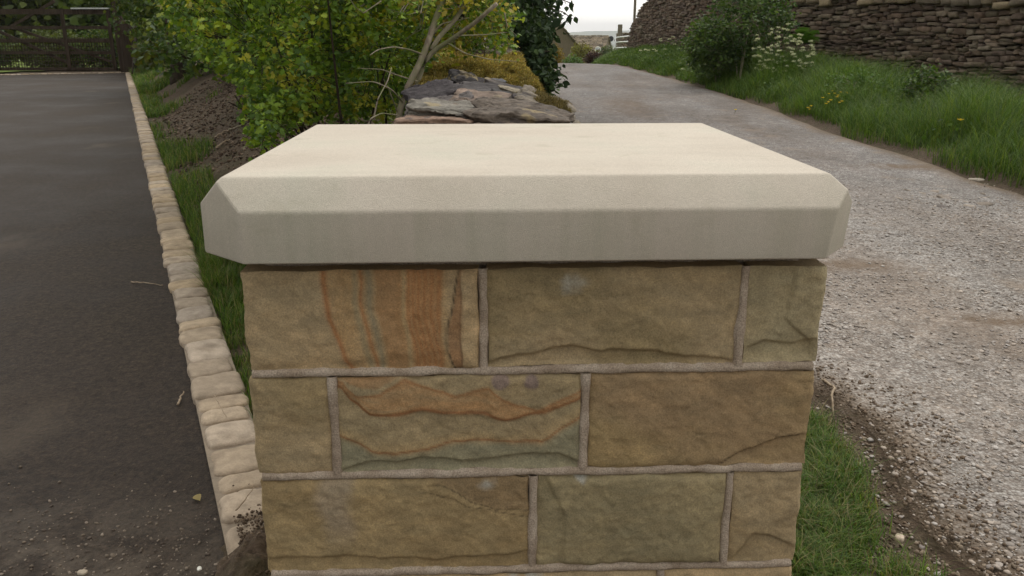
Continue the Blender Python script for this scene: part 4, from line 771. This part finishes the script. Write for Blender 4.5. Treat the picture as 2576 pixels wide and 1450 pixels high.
# round traffic mirror
mc = at(1504, 126, 50); MT = thing('traffic_mirror', 'round white rimmed convex mirror on a post among the shrubs', 'mirror', (mc[0], mc[1], float(lane_z(50))))
a = np.linspace(0, 2*math.pi, 33)[:-1]; zc_ = mc[2]-MT.location.z
ringp = np.stack([.155*np.cos(a), 0*a, .165*np.sin(a)+zc_], 1); V, Fq = tube(np.vstack([ringp, ringp[:2]]), .026, 8); mk('rim', V, Fq, M['white'], MT, None, True)
V, Fq = rbox(8, 2); V = V/np.linalg.norm(V, axis=1)[:, None]*np.array([.14, .03, .15])+np.array([0, .0, zc_]); mk('glass', V, Fq, M['mirror'], MT, None, True)
V, Fq = tube([(0, .05, 0), (0, .05, zc_)], .025, 8); mk('post', V, Fq, M['galv'], MT, None, True)
# field gate, its post, low wall behind
gp = at(1557, 150, 42); zt_ = at(1557, 62, 42)[2]; mb = MB(); box(mb, (0, 0, (zt_+1.2)/2-1.2+0), (.2, .2, zt_+1.2)); 
GP = thing('gate_post', 'square grey timber gate post standing at the crest of the lane', 'post', (gp[0], 42, 0)); mb.build('shaft', M['greytimber'], GP)
GT = thing('field_gate', 'galvanised steel field gate leaning open beside the grey post', 'gate', (at(1548, 130, 40.5)[0], 40.5, 0)); L0 = np.array(GT.location)
for (v0, v1) in ((95, 92), (107, 106), (121, 121), (130, 130), (138, 139)):
    V, Fq = tube([at(1548, v0, 40.5)-L0, at(1590, v1-2, 43.5)-L0], .026, 8); mk('bar', V, Fq, M['galv'], GT, None, True)
for u, Y in ((1548, 40.5), (1590, 43.5)): V, Fq = tube([at(u, 92, Y)-L0, at(u, 142, Y)-L0], .03, 8); mk('stile', V, Fq, M['galv'], GT, None, True)
lwp = np.array([at(1562, 90, 44)[:2], at(1600, 90, 44.5)[:2]]); zt2 = np.array([at(1562, 84, 44)[2], at(1600, 80, 44)[2]])
T = thing('low_stone_wall', 'short dark stone wall end behind the steel gate', 'wall', (lwp[0][0], 44, 0)); mb = stones_wall(lwp, np.array([-1.6, -1.6]), zt2, (.06, .12), (.2, .4), .4, 1, BR, 3, 61, 0, .02); loc(mb, T).build('stonework', M['drystone'], T, True)
pp = at(1598, 0, 30); T = thing('pole', 'thin grey pole rising above the left end of the high wall', 'pole', (pp[0], 30, 0)); V, Fq = tube([(0, 0, -.5), (0, 0, 5)], [.05, .04], 10); mk('shaft', V, Fq, M['greytimber'], T, None, True); V, Fq = tube([(0, 0, 5), (0, 0, 5.08)], [.05, .02], 10); mk('cap', V, Fq, M['galv'], T)
# ------------------------------------------------------------------ timber drive gate
gy = 23.98; GG = thing('timber_gate', 'dark timber five bar gate with wire mesh across the end of the drive', 'gate', (at(300, 185, gy)[0], gy, 0)); L0 = np.array(GG.location)
X1 = at(286, 100, gy)[0]; X0 = X1-4.3; zrow = [at(100, v, gy)[2] for v in (30, 70, 103, 133, 174)]
def bar(name, p, q, wz, wy, mat='timber', T_=GG):
    p = np.array(p, float)-L0; q = np.array(q, float)-L0; d = q-p; L_ = np.linalg.norm(d); mb = MB(); box(mb, (0, 0, 0), (L_, wy, wz)); V = mb.V[0]; d /= L_; s = np.array([0, 1, 0.]); uu = np.cross(d, s)
    W = V[:, :1]*d+V[:, 1:2]*s+V[:, 2:]*(-uu)+(p+q)/2; return mk(name, W, mb.F[4][0], M[mat], T_)
for k, z in enumerate(zrow): bar('rail', (X0, gy, z), (X1, gy, z), .14 if k == 0 else .085, .04)
for x in (X0+.05, X1-.05, at(152, 0, gy)[0], at(100, 0, gy)[0]-1.4): bar('stile', (x, gy-.035, .12), (x, gy-.035, zrow[0]+.05), .10, .03)
bar('brace', (X0+.1, gy+.03, zrow[0]), (at(150, 0, gy)[0], gy+.03, .25), .08, .03); bar('brace', (at(10, 0, gy)[0], gy+.03, zrow[1]), (at(135, 0, gy)[0], gy+.03, 1.9), .08, .03); bar('brace', (X1, gy+.032, .25), (at(20, 0, gy)[0], gy+.032, zrow[1]), .07, .03)
bar('strap_hinge', (at(178, 0, gy)[0], gy-.03, zrow[0]+.085), (X1, gy-.03, zrow[0]+.085), .035, .10, 'galv')
mb = MB()
for x in np.arange(X0+.05, X1, .075): mb.add(*tube([(x-L0[0], .05, .1), (x-L0[0], .05, zrow[2]+.1)], .010, 4), (.04, .035, .03))
for z in np.arange(.12, zrow[2]+.1, .1): mb.add(*tube([(X0-L0[0], .05, z), (X1-L0[0], .05, z)], .008, 4), (.04, .035, .03))
o = mb.build('wire_mesh', M['timber'], GG)
for lab, u, hh, ww, zz in (('tall dark timber post the drive gate hangs from', 304, 2.9, .24, 0), ('shorter stout dark post beside the tall gate post', 322, 1.45, .30, 0)):
    x = at(u, 100, gy)[0]; T = thing('gate_post', lab, 'post', (x, gy+(.05 if hh > 2 else -.05), 0), 0, 'timber posts of the drive gate'); mb = MB(); V, Fq = rbox(6, 9); V = V*np.array([ww/2, ww/2, hh/2])+[0, 0, hh/2-.05]; V += .008*np.stack([fbm(V*5+k, 5+k, 2) for k in range(3)], 1); mk('shaft', V, Fq, M['timber'], T, None, False)
# ------------------------------------------------------------------ grasses
def blades(name, P, h, wd, cols, label, seed=0, lean=.5, mat='grass', kind='stuff', dirb=None, seg=3):
    rng = np.random.default_rng(seed); n = len(P); h = np.broadcast_to(h, (n,))*rng.uniform(.45, 1.25, n); wd = np.broadcast_to(wd, (n,))*rng.uniform(.7, 1.3, n); a = rng.uniform(0, 2*math.pi, n)
    L = np.stack([np.cos(a), np.sin(a), 0*a], 1); 
    if dirb is not None: L = L+np.array(dirb); 
    S = np.stack([-np.sin(a), np.cos(a), 0*a], 1)*wd[:, None]/2; ln = (lean*rng.uniform(.2, 1.6, n)*h)[:, None]; up = np.array([0, 0, 1.])*h[:, None]; rows_ = []
    for k in range(seg+1):
        q = k/seg; c = P+up*(q-.28*q**3*lean*1.2)+L*ln*q**2; w_ = (1-q**1.6)
        if k < seg: rows_ += [c-S*w_, c+S*w_]
        else: rows_ += [c]
    V = np.stack(rows_, 1).reshape(-1, 3); m = 2*seg+1; i = np.arange(n)[:, None]*m; Q = [i+np.array([[2*k, 2*k+1, 2*k+3, 2*k+2]]) for k in range(seg-1)]; Tt = i+np.array([[2*seg-2, 2*seg-1, 2*seg]])
    cc = np.array(cols)[rng.integers(len(cols), size=n)]*rng.uniform(.6, 1.3, (n, 1))
    o = mk(name, V, [np.vstack(Q), Tt], M[mat], None, np.repeat(cc, m, 0)); return tag(o, label, kind and 'grass', kind=kind)
GC = [(.08, .155, .022), (.06, .125, .02), (.11, .19, .03), (.045, .10, .018), (.15, .21, .04)]
GN = [(.10, .19, .028), (.075, .15, .024), (.14, .23, .04), (.055, .115, .02), (.20, .22, .07), (.26, .23, .11), (.12, .2, .03)]
def scat(n, x0, x1, y0, y1, rng, dens=None):
    x = rng.uniform(x0, x1, n); y = rng.uniform(y0, y1, n)
    if dens is not None: k = rng.random(n) < dens(x, y); x, y = x[k], y[k]
    return np.stack([x, y, zg(x, y)], 1)
rng = np.random.default_rng(5)
# verge right of the lane
y = 3.5+20.5*rng.random(150000)**1.5; q = rng.random(150000); e0 = xr(y)+.02+.12*fbm(np.stack([y*1.6, 0*y, 0*y], 1), 51, 3); x = e0+(xwall(y)-e0+.05)*q
cl = fbm(np.stack([x*2.2, y*2.2, 0*x], 1), 52, 4); k = rng.random(len(x)) < np.clip(.62+.9*cl, .12, 1)
x, y, cl, q = x[k], y[k], cl[k], q[k]; P = np.stack([x, y, zg(x, y)], 1); d = np.hypot(x, y)
blades('verge_grass', P, (.15+.24*sm(0, .25, q))*(1+.75*cl)*(1-.3*sm(.75, 1, q))*(1-.6*sm(12.5, 17, y)), .0042*np.maximum(1, d/8), GC, 'long rank grass along the foot of the high wall', 6, .7)
rw = np.random.default_rng(66); mbw = MB(); n = 6000; yw = 6+15*rw.random(n); qw = rw.random(n); xq = xr(yw)+.1+(xwall(yw)-xr(yw)-.12)*qw; k = fbm(np.stack([xq*1.3, yw*1.3, 0*xq], 1), 67, 3) > -.02; xq, yw = xq[k], yw[k]
leaves(mbw, np.stack([xq, yw, zg(xq, yw)+.06+.2*rw.random(len(xq))], 1), np.full(len(xq), .034), np.array(GC)[rw.integers(4, size=len(xq))]*.85, OVA, rw, 0, .15, .8)
tag(mbw.build('verge_weeds', M['grass']), 'broad leafed weeds mixed through the long verge grass', 'weeds', kind='stuff')
# narrow strip of grass and turf between kerb and bank
n = 60000; S = .15+rng.random(n)**1.2*.9; Tt = 1.0+24*rng.random(n)**1.6; x = KA[0]+S*KN[0]+Tt*KD[0]; y = KA[1]+S*KN[1]+Tt*KD[1]
cl = fbm(np.stack([x*1.7, y*1.7, 0*x], 1), 53, 3); wgt = np.clip(.9+2.2*cl-S*2.3*np.clip(1.4-Tt*.06, .2, 2), 0, 1)*sm(2.2, 3.2, y)*.8; wgt = np.where((Tt > 2.6) & (Tt < 4.6) & (S < .42), .95, wgt); k = (rng.random(n) < wgt) & (x < xw(y)-.3)
x, y, cl, S = x[k], y[k], cl[k], S[k]; d = np.hypot(x, y)
blades('bank_grass', np.stack([x, y, zg(x, y)], 1), .075+.03*d/6, .0032*np.maximum(1, d/4), GN+GC, 'bright grass growing between the kerb and the soil bank', 7, .6)
# fresh tuft left of the pillar and thin grass down the kerb
def tuft(uv, z, n, r, h, wd, lab, seed, cols=GN, lean=.55, name='grass_tuft'):
    rng = np.random.default_rng(seed); Ps = []; Hs = []
    for (u, v, nn) in uv: c = onz(u, v, z); a = rng.normal(size=(nn, 2))*r; Ps.append(np.stack([c[0]+a[:, 0], c[1]+a[:, 1], zg(c[0]+a[:, 0], c[1]+a[:, 1])], 1)); Hs.append(np.full(nn, rng.uniform(.6, 1.5)))
    P = np.vstack(Ps); H = np.concatenate(Hs); ok = (kerb_s(P[:, 0], P[:, 1]) > .13) | (P[:, 0] > 0); P, H = P[ok], H[ok]; inside = (np.abs(P[:, 0]-OX) < .372+.0) & (P[:, 1] > OY-.03) & (P[:, 1] < OY+.66); P, H = P[~inside], H[~inside]
    return blades(name, P, h*H, wd, cols, lab, seed, lean)
tuft([(545, 735, 900), (590, 760, 900), (600, 725, 900), (550, 705, 900), (520, 715, 600), (575, 690, 800), (620, 700, 700)], 0, 0, .05, .105, .0030, 'bright green grass tuft beside the pillar on the left', 91)
tuft([(600, 800, 300), (600, 860, 350), (610, 910, 350), (615, 960, 300), (620, 1010, 250), (625, 1050, 140)], 0, 0, .045, .045, .0026, 'thin grass between the kerb and the pillar', 92)
rg_ = np.random.default_rng(44); uv = []
for k in range(150):
    v_ = rg_.uniform(1060, 1460); hw_ = np.interp(v_, [1060, 1150, 1300, 1370, 1460], [40, 130, 215, 190, 110]); u_ = 1985+rg_.random()*hw_+18*math.sin(v_/23)
    if rg_.random() < .25 and u_ > 2090 and v_ > 1290: continue
    uv.append((u_, v_, int(rg_.uniform(40, 190))))
uv = uv+[(2010, 1420, 400), (2080, 1440, 300), (2300, 1440, 90), (2250, 1450, 120), (2330, 1455, 60)]
tuft(uv, 0, 0, .024, .052, .0026, 'fresh green grass at the foot of the pillar on the lane side', 93, GN, .7)
# ------------------------------------------------------------------ pebbles, clods, litter
Vp, Fp = rbox(2, 2.2)
def pebbles(name, P, size, cols, label, seed, flat=.6, mat='pebble', sink=.25):
    rng = np.random.default_rng(seed); n = len(P); V0 = Vp/np.linalg.norm(Vp, axis=1)[:, None]; m = len(V0); s = np.asarray(size)*np.ones(n)
    a = rng.uniform(0, 6.28, n); sc = np.stack([s*rng.uniform(.7, 1.3, n), s*rng.uniform(.6, 1.1, n), s*flat*rng.uniform(.6, 1.2, n)], 1)/2
    V = V0[None]*sc[:, None]*(1+.22*rng.uniform(-1, 1, (n, m, 1))); c, s_ = np.cos(a)[:, None], np.sin(a)[:, None]
    x = V[:, :, 0]*c-V[:, :, 1]*s_; y = V[:, :, 0]*s_+V[:, :, 1]*c; tl = rng.normal(size=(n, 1))*.25; V = np.stack([x, y, V[:, :, 2]+x*tl], 2)+P[:, None]; V[:, :, 2] += (sc[:, 2]*(1-2*sink))[:, None]
    cc = np.array(cols)[rng.integers(len(cols), size=n)]*rng.uniform(.78, 1.12, (n, 1))
    return tag(mk(name, V.reshape(-1, 3), (np.arange(n)[:, None, None]*m+Fp[None]).reshape(-1, 4), M[mat], None, np.repeat(cc, m, 0), True), label, 'gravel', kind='stuff')
PC = [(.39, .355, .33), (.34, .305, .275), (.46, .43, .40), (.30, .26, .225), (.36, .305, .255), (.41, .355, .305), (.28, .25, .23)]
rng = np.random.default_rng(9); n = 90000; y = .9+5.2*rng.random(n)**1.5; x = .62+2.7*rng.random(n)
edge = lane_left(y)+.06*fbm(np.stack([x*6, y*6, 0*x], 1), 55, 3); dn = sm(-.16, .25, x-edge)*np.clip(.50+1.3*fbm(np.stack([x*2.2, y*2.2, 0*x], 1), 56, 4), .10, 1)
brown = np.minimum(np.hypot((x-1.80)*1.5, (y-2.72)*5.0), np.hypot((x-1.40)*1.5, (y-3.4)*3.6)); dn *= (sm(.35, .75, brown)*.9+.1)*sm(6.0, 2.6, y); k = (rng.random(n) < dn) & (x < xr(y)); x, y = x[k], y[k]
inl = x > lane_left(y); z = np.where(inl, lane_surf(x, y), zg(x, y)+.002)
pebbles('gravel', np.stack([x, y, z], 1), (.0045+.012*rng.random(len(x))**4+.0007*y), PC, 'loose grey crushed stone scattered over the near part of the lane', 10, .42)
# clods and chips on the soil bank
n = 9000; S = .2+rng.random(n)*1.2; Tt = 1.0+10*rng.random(n)**1.3; x = KA[0]+S*KN[0]+Tt*KD[0]; y = KA[1]+S*KN[1]+Tt*KD[1]; k = x < xw(y)-.3; x, y = x[k], y[k]
CC = [(.07, .045, .03), (.11, .075, .05), (.16, .115, .08), (.05, .035, .022), (.24, .18, .13)]
tag(pebbles('soil_clods', np.stack([x, y, zg(x, y)], 1), .012+.03*rng.random(len(x))**3, CC, 'brown clods and chips lying on the bank', 12), None, 'soil')
# dirt spilled over the near kerb end and the right of the pillar
c = onz(632, 1425); g_ = 46; xx, yy_ = np.meshgrid(np.linspace(-.15, .15, g_), np.linspace(-.26, .26, g_)); rr_ = np.hypot(xx/.085, yy_/.17)+.55*fbm(np.stack([xx.ravel()*16, yy_.ravel()*16, 0*xx.ravel()], 1), 83, 4).reshape(xx.shape)
zz_ = .046*sm(1.15, .1, rr_)+.016*sm(1.15, .8, rr_)*fbm(np.stack([xx.ravel()*75, yy_.ravel()*75, 0*xx.ravel()], 1), 84, 4, .7).reshape(xx.shape)-.03*sm(.9, 1.3, rr_)
i = np.arange(g_-1)[:, None]*g_+np.arange(g_-1)[None]; Fq = np.stack([i, i+1, i+g_+1, i+g_], -1).reshape(-1, 4); o = mk('soil_heap', np.stack([xx, yy_, zz_], -1).reshape(-1, 3), Fq, M['earth'], None, None, True); o.location = (c[0]+.01, c[1], .008)
tag(o, 'small spill of brown soil covering the near end of the kerb beside the pillar', 'heap')
n = 1100; c = onz(626, 1400); x = c[0]+.02+rng.normal(size=n)*.045; y = c[1]+rng.normal(size=n)*.10+.0; z = .010+.020*np.exp(-((x-c[0]-.01)/.06)**2-((y-c[1])/.11)**2)*rng.random(n)+.02; k = (kerb_s(x, y) > .03)
tag(pebbles('spilled_soil', np.stack([x, y, z], 1)[k], .003+.006*rng.random(k.sum())**3, [(.13, .095, .065), (.09, .065, .045), (.18, .135, .095), (.15, .11, .075)], 'crumbled brown soil spilled over the near end of the kerb', 13, .8), None, 'soil')
n = 11000; x = .40+.75*rng.random(n); y = 1.15+1.4*rng.random(n); k = (x < lane_left(y)+.25*rng.random(n)); x, y = x[k], y[k]
tag(pebbles('soil_crumbs', np.stack([x, y, np.maximum(zg(x, y), np.where(x > lane_left(y), lane_surf(x, y), -1))], 1), .004+.008*rng.random(len(x))**2, [(.17, .125, .09), (.13, .095, .066), (.25, .2, .15), (.2, .155, .115)], 'crumbs of bare soil between the grass and the lane', 14, .8), None, 'soil')
n = 1100; c = onz(380, 1440); x = c[0]+rng.normal(size=n)*.35; y = c[1]+np.abs(rng.normal(size=n))*.16-.02; k = kerb_s(x, y) < -.005; x, y = x[k], y[k]
tag(pebbles('grit', np.stack([x, y, 0*x+.006], 1), .003+.006*rng.random(len(x))**2, [(.16, .13, .10), (.10, .08, .065), (.24, .2, .16)], 'loose grit on the near end of the tarmac drive', 15, .7), None, 'gravel')
# single stones
def single(name, lab, cat, u, v, z, size, col, seed, mat='sett', group=None):
    c = onz(u, v, z); c[2] = z+size[2]*.3; V, Fq = rbox(6, 3); V = V*np.array(size)/2; V += size[0]*.06*np.stack([fbm(V/size[0]*4+k*3, seed+k, 3) for k in range(3)], 1)
    cc = np.array(col)[None]*(1+.2*fbm(V/size[0]*5, seed, 3))[:, None]; o = mk(name, V @ rot(0, 0, seed), Fq, M[mat], None, cc, True); o.location = c; return tag(o, lab, cat, group)
single('pebble', 'pale cream pebble on bare soil right of the pillar grass', 'pebble', 2262, 1358, .0, (.022, .018, .013), (.5, .42, .33), 1)
single('pebble', 'tiny white pebble on the tarmac near the soil heap', 'pebble', 502, 1434, .004, (.012, .009, .007), (.75, .75, .68), 2)
single('pebble', 'cream pebble half buried at the bottom left edge of the drive', 'pebble', 208, 1445, .004, (.02, .014, .01), (.42, .36, .28), 3)
single('pebble', 'dark round stone lying on the lane right of the coping', 'pebble', 2367, 528, .07, (.07, .05, .035), (.16, .14, .13), 4)
for k, (u, v, l, lab) in enumerate([(2150, 431, .24, 'flat pale stone set in the lane close to the right corner of the coping'), (2462, 456, .13, 'flat pale stone at the grassy right edge of the lane'), (2190, 500, .10, 'small pale stone, leftmost of the pair set in the lane beside the coping'), (2225, 497, .08, 'small pinkish stone, rightmost of the pair set in the lane beside the coping')]):
    single('flat_stone', lab, 'stone', u, v, .062+(v < 470)*.012, (l, l*.5, .02), (.42, .37, .31), 11+k, 'sett', 'flat pale stones in the lane')
rng = np.random.default_rng(31)
cob = []
for k in range(46):
    u, v = rng.uniform(2150, 2480), rng.uniform(485, 530); cob.append(onz(u, v, .07))
pebbles('cobbles', np.array(cob), .05+.05*rng.random(46), [(.36, .31, .26), (.28, .24, .2), (.42, .36, .3)], 'worn stones showing through the lane beside the coping', 33, .35, 'sett')
# twigs, roots, leaves
def twig(name, lab, cat, pts, r, mat='twig', group=None):
    P = smoothpts(pts, 14); c = P.mean(0); P = P-c; P += np.random.default_rng(int(abs(c[0])*1e4)).normal(size=P.shape)*r*.35; V, Fq = tube(P, np.linspace(r, r*.5, 14), 7); o = mk(name, V, Fq, M[mat], None, None, True); o.location = c; return tag(o, lab, cat, group)
G = lambda u, v, z=.012: onz(u, v, z)
twig('root', 'bare pale root hanging over the gravel beside the pillar', 'root', [G(2043, 940, .01), G(2085, 965, .035), G(2100, 968, .045), G(2092, 990, .05), G(2093, 1015, .04), G(2097, 1048, .01)], .005)
twig('twig', 'short forked pale twig on the dark tarmac beside the setts', 'twig', [G(448, 1018), G(455, 1000), G(462, 985, .02)], .0035)
twig('twig', 'thin curved straw across the tarmac, farther up the kerb', 'twig', [G(330, 710), G(365, 712, .02), G(410, 718)], .003)
twig('twig', 'thin dry stalk lying bent over the kerb stones', 'twig', [G(540, 995, .05), G(555, 1025, .06), G(570, 1050, .055)], .0016)
twig('twig', 'pale straw leaning on the kerb end beside the pillar', 'twig', [G(595, 1285, .05), G(618, 1255, .06), G(640, 1225, .05)], .0018)
def bankpt(u, v):
    z = .1
    for _ in range(30): p_ = onz(u, v, z); z = .6*z+.4*(float(zg(np.array([p_[0]]), np.array([p_[1]]))[0])+.015)
    return onz(u, v, z)
for k, (a_, b_, r, lab) in enumerate([((540, 347), (580, 325), .010, 'broken pale branch piece on the soil bank, upper one'), ((578, 327), (640, 308), .007, 'long dark dead stick on the soil bank under the hawthorn leaves'), ((545, 373), (578, 352), .012, 'broken pale branch piece on the soil bank, lower one'), ((425, 402), (450, 393), .010, 'pale wood splinter at the foot of the soil bank')]):
    A_, B_ = bankpt(*a_), bankpt(*b_); twig('stick', lab, 'stick', [A_, (A_+B_)/2+[0, 0, .01], B_], r, 'bark' if k == 1 else 'twig', 'dead sticks on the soil bank')
def onelf(name, lab, u, v, z, size, col, seed):
    rng = np.random.default_rng(seed); mb = MB(); leaves(mb, np.array([[0, 0, .004]]), [size], np.array([col]), OVA, rng, -.1, .25, 3.0); o = mb.build(name, M['leaf']); o.location = onz(u, v, z+.004); return tag(o, lab, 'leaf')
onelf('fallen_leaf', 'yellowed fallen leaf on the tarmac beside the kerb', 492, 1250, .008, .028, (.32, .25, .09), 3)
# white flowered cow parsley at the wall
UM = [(.62, .64, .5), (.7, .72, .58), (.5, .54, .38)]
def parsley(lab, u0, v0, Y, wd, hts, n, seed, group=None, hr=.024):
    b = at(u0, v0, Y); b[2] = float(terrain(b[0], b[1])); T = thing('cow_parsley', lab, 'plant', tuple(b), 0, group); rng = np.random.default_rng(seed); st = MB(); lf = MB()
    for k in range(n):
        a = rng.uniform(0, 6.28); r = wd*rng.random()**.5; h = hts*rng.uniform(.30, 1.0)*(1-.25*r/wd); e = np.array([r*math.cos(a), r*math.sin(a)*.6, h]); st.add(*tube(smoothpts([(e[0]*.2, e[1]*.2, 0), (e[0]*.5, e[1]*.5, h*.6), e], 7), np.linspace(.004, .002, 7), 4), (.10, .16, .04))
        hd = MB(); m = 22
        for j in range(m):
            a2 = rng.uniform(0, 6.28); rr2 = hr*math.sqrt(rng.random()); c = e+np.array([rr2*math.cos(a2), rr2*math.sin(a2), .012-rr2**2*6]); 
            if j % 3 == 0: st.add(*tube([e-[0, 0, .02], c], .0008, 3), (.12, .18, .05))
            q = rng.normal(size=(4, 3))*.006+c; leaves(hd, q, np.full(4, .011), np.array(UM)[rng.integers(3, size=4)], SIM, rng, 0, .1, 2)
        hd.build('flower_head', M['petal'], T)
        lp = e*np.array([1, 1, .5])*rng.uniform(.4, 1)+rng.normal(size=(20, 3))*.06; leaves(lf, lp, np.full(20, .035), np.array([(.09, .17, .03), (.12, .2, .04)])[rng.integers(2, size=20)], HAW, rng)
    st.build('stems', M['leaf'], T); lf.build('leaves', M['leaf'], T)
parsley('large white flowered cow parsley clump against the high wall', 1965, 190, 11.8, .46, .88, 105, 71)
parsley('sparse pale cow parsley above the verge beside the dark ivy bush', 1770, 165, 13.5, .5, .55, 16, 72, None, .03)
parsley('faint cow parsley heads at the far left end of the verge', 1665, 150, 17, .6, .6, 16, 73, None, .035)
# ivy bush on the wall, ferns and nettles
def vbush(lab, name, u, v, Y, r, pal, seed, n, size, shape=SIM, cat='bush', down=.2, more=()):
    c = at(u, v, Y); g = float(terrain(c[0], c[1])); T = thing(name, lab, cat, (c[0], c[1], g)); rng = np.random.default_rng(seed); tk = [(smoothpts([(c[0], c[1], g-.05), (c+np.array([c[0], c[1], g]))/2+rng.normal(size=3)*.05, c+rng.normal(size=3)*np.array(r)*.5], 8), np.linspace(.012, .003, 8)) for _ in range(5)]
    ex = [(at(u2, v2, Y2), (r[0]*k2, r[1]*k2, r[2]*k2), k2**2) for (u2, v2, Y2, k2) in more]
    foliage(T, [(c, r, 1)]+ex, n, 9, size*1.8, size, pal, shape, seed, M['leaf'], tk, .002, down=down, stubs=.3)
IV = [(.06, .11, .028), (.085, .15, .034), (.04, .08, .022), (.11, .17, .04)]
vbush('dark green elder bush climbing the high wall beside the cow parsley', 'elder_bush', 1870, 55, 12.4, (.42, .4, .45), IV, 81, 560, .05, more=((1800, 95, 13, .8), (1925, 15, 12.6, .9), (1960, 75, 12.6, .6), (1760, 140, 13.2, .6), (1850, -30, 12.8, .9)))
vbush('low green bush at the foot of the elder and the wall', 'green_bush', 1810, 120, 12.8, (.5, .5, .35), IV+[(.08, .14, .03)], 82, 320, .055)
vbush('small nettle clump at the wall foot right of the cow parsley', 'nettle_clump', 2150, 205, 9.6, (.22, .2, .13), [(.08, .15, .035), (.10, .19, .04)], 83, 90, .035, OVA, 'plant', more=((2200, 222, 9.3, .7), (2110, 218, 9.4, .6)))
vbush('low ivy mound against the wall right of the nettles', 'ivy_mound', 2330, 205, 8.6, (.15, .14, .13), IV+[(.10, .17, .03)], 84, 120, .035, more=((2370, 218, 8.5, .7), (2290, 225, 8.6, .6)))
def fern(lab, u, v, Y, n, L_, seed):
    b = at(u, v, Y); T = thing('fern', lab, 'fern', tuple(b)); rng = np.random.default_rng(seed)
    for k in range(n):
        a = rng.uniform(-2.6, -.5)+(.0); el = rng.uniform(.5, 1.3); d = np.array([math.cos(a)*math.cos(el), math.sin(a)*math.cos(el)*.6, math.sin(el)]); S = np.linspace(0, 1, 16)[:, None]; P = d*L_*S+np.array([0, 0, -L_*.55])*S**2.2
        mb = MB(); mb.add(*tube(P, np.linspace(.003, .001, 16), 4), (.08, .12, .03)); sd = np.cross(d, [0, 0, 1]); sd /= np.linalg.norm(sd)+1e-9
        for j in range(1, 16):
            for sg in (-1, 1):
                l = L_*.22*math.sin(math.pi*(j/16)**.7)+.01; e = P[j]+sd*sg*l+np.array([0, 0, -l*.2])+d*l*.3; w_ = d*L_*.018; mb.add([P[j]-w_, P[j]+w_, e], np.array([[0, 1, 2]]), np.array((.07, .15, .025))*rng.uniform(.8, 1.3))
        mb.build('frond', M['leaf'], T)
fern('green fern growing out behind the white flowered clump', 2025, 110, 12.2, 11, .5, 86)
# yellow flowers
def buttercup(lab, u, v, Y, r=.016, group='yellow buttercups in the verge', name='buttercup'):
    for Y in np.arange(5, 16, .1):
        c = at(u, v, Y); g = float(terrain(c[0], c[1]))
        if (c[2]-g < .2 and c[0] > xr(Y)+.06) or c[2]-g < .05: break
    T = thing(name, lab, 'flower', (c[0], c[1], g), 0, group); h = max(c[2]-g, .06); rng = np.random.default_rng(int(u*7+v))
    V, Fq = tube(smoothpts([(rng.normal()*.02, .02, 0), (.0, 0, h*.6), (0, 0, h)], 6), .0018, 4); mk('stem', V, Fq, M['leaf'], T, (.07, .13, .03))
    mb = MB()
    for k in range(6): a = k*math.pi/3; e = np.array([math.cos(a), math.sin(a)]); s = np.array([-e[1], e[0]])*r*.55; mb.add([(0, 0, h), (*(e*r*.6+s), h+r*.35), (*(e*r*1.1), h+r*.5), (*(e*r*.6-s), h+r*.35)], np.array([[0, 1, 2, 3]]), (.75, .55, .02))
    mb.build('petals', M['petal'], T)
bc = [(2041, 268), (2036, 276), (2033, 272), (2070, 247), (2084, 258), (2090, 253), (2106, 245), (2108, 241), (2115, 233), (2130, 234), (2132, 236), (2100, 236), (2094, 230), (2112, 259), (2118, 256), (2085, 237), (2078, 262)]
BL = ['lowest left yellow buttercup, nearest the lane edge', 'yellow buttercup just above the lowest one near the lane edge', 'yellow buttercup at the left tip of the cluster, third up', 'yellow buttercup standing alone on the upper left of the cluster',
      'yellow buttercup left of centre, lower of a close pair', 'yellow buttercup left of centre, upper of a close pair', 'yellow buttercup in the centre of the cluster', 'yellow buttercup just above the centre of the cluster', 'yellow buttercup at upper right, left one of three', 'yellow buttercup at upper right, middle one of three',
      'yellow buttercup at the far right tip of the cluster', 'yellow buttercup at the top of the cluster, right of the topmost', 'topmost yellow buttercup of the cluster', 'lowest right yellow buttercup of the cluster', 'yellow buttercup just above the lowest right one', 'yellow buttercup at the top left of the cluster', 'yellow buttercup left of the cluster, under the top left one']
for k, (u, v) in enumerate(bc): buttercup(BL[k], u, v, 7.6, .017)
buttercup('single large yellow dandelion in the long grass at the right', 2416, 304, 6.6, .028, None, 'dandelion')
for (u, v, Y, l) in ((1850, 288, 8.6, 'lone yellow flower low in the verge left of the buttercup cluster'), (1757, 192, 12, 'lone yellow speck of a flower in the dark grass below the elder bush')): buttercup(l, u, v-6, Y, .02, None)
# ------------------------------------------------------------------ the air
V = np.array([[x, y, z] for x in (-4700, 4700) for y in (-4600, 4700) for z in (-130, 60)]); t = NT('haze air'); vv = t.n('ShaderNodeVolumePrincipled', Density=.00028); vv.inputs['Color'].default_value = (.93, .96, 1, 1)
t.t.nodes.remove(t.b); t.l(vv.outputs[0], t.out.inputs['Volume'])
tag(mk('haze', V, np.array([[0, 1, 3, 2], [4, 6, 7, 5], [0, 4, 5, 1], [2, 3, 7, 6], [0, 2, 6, 4], [1, 5, 7, 3]]), t.m), 'pale bluish haze in the air over the far hills', kind='stuff')
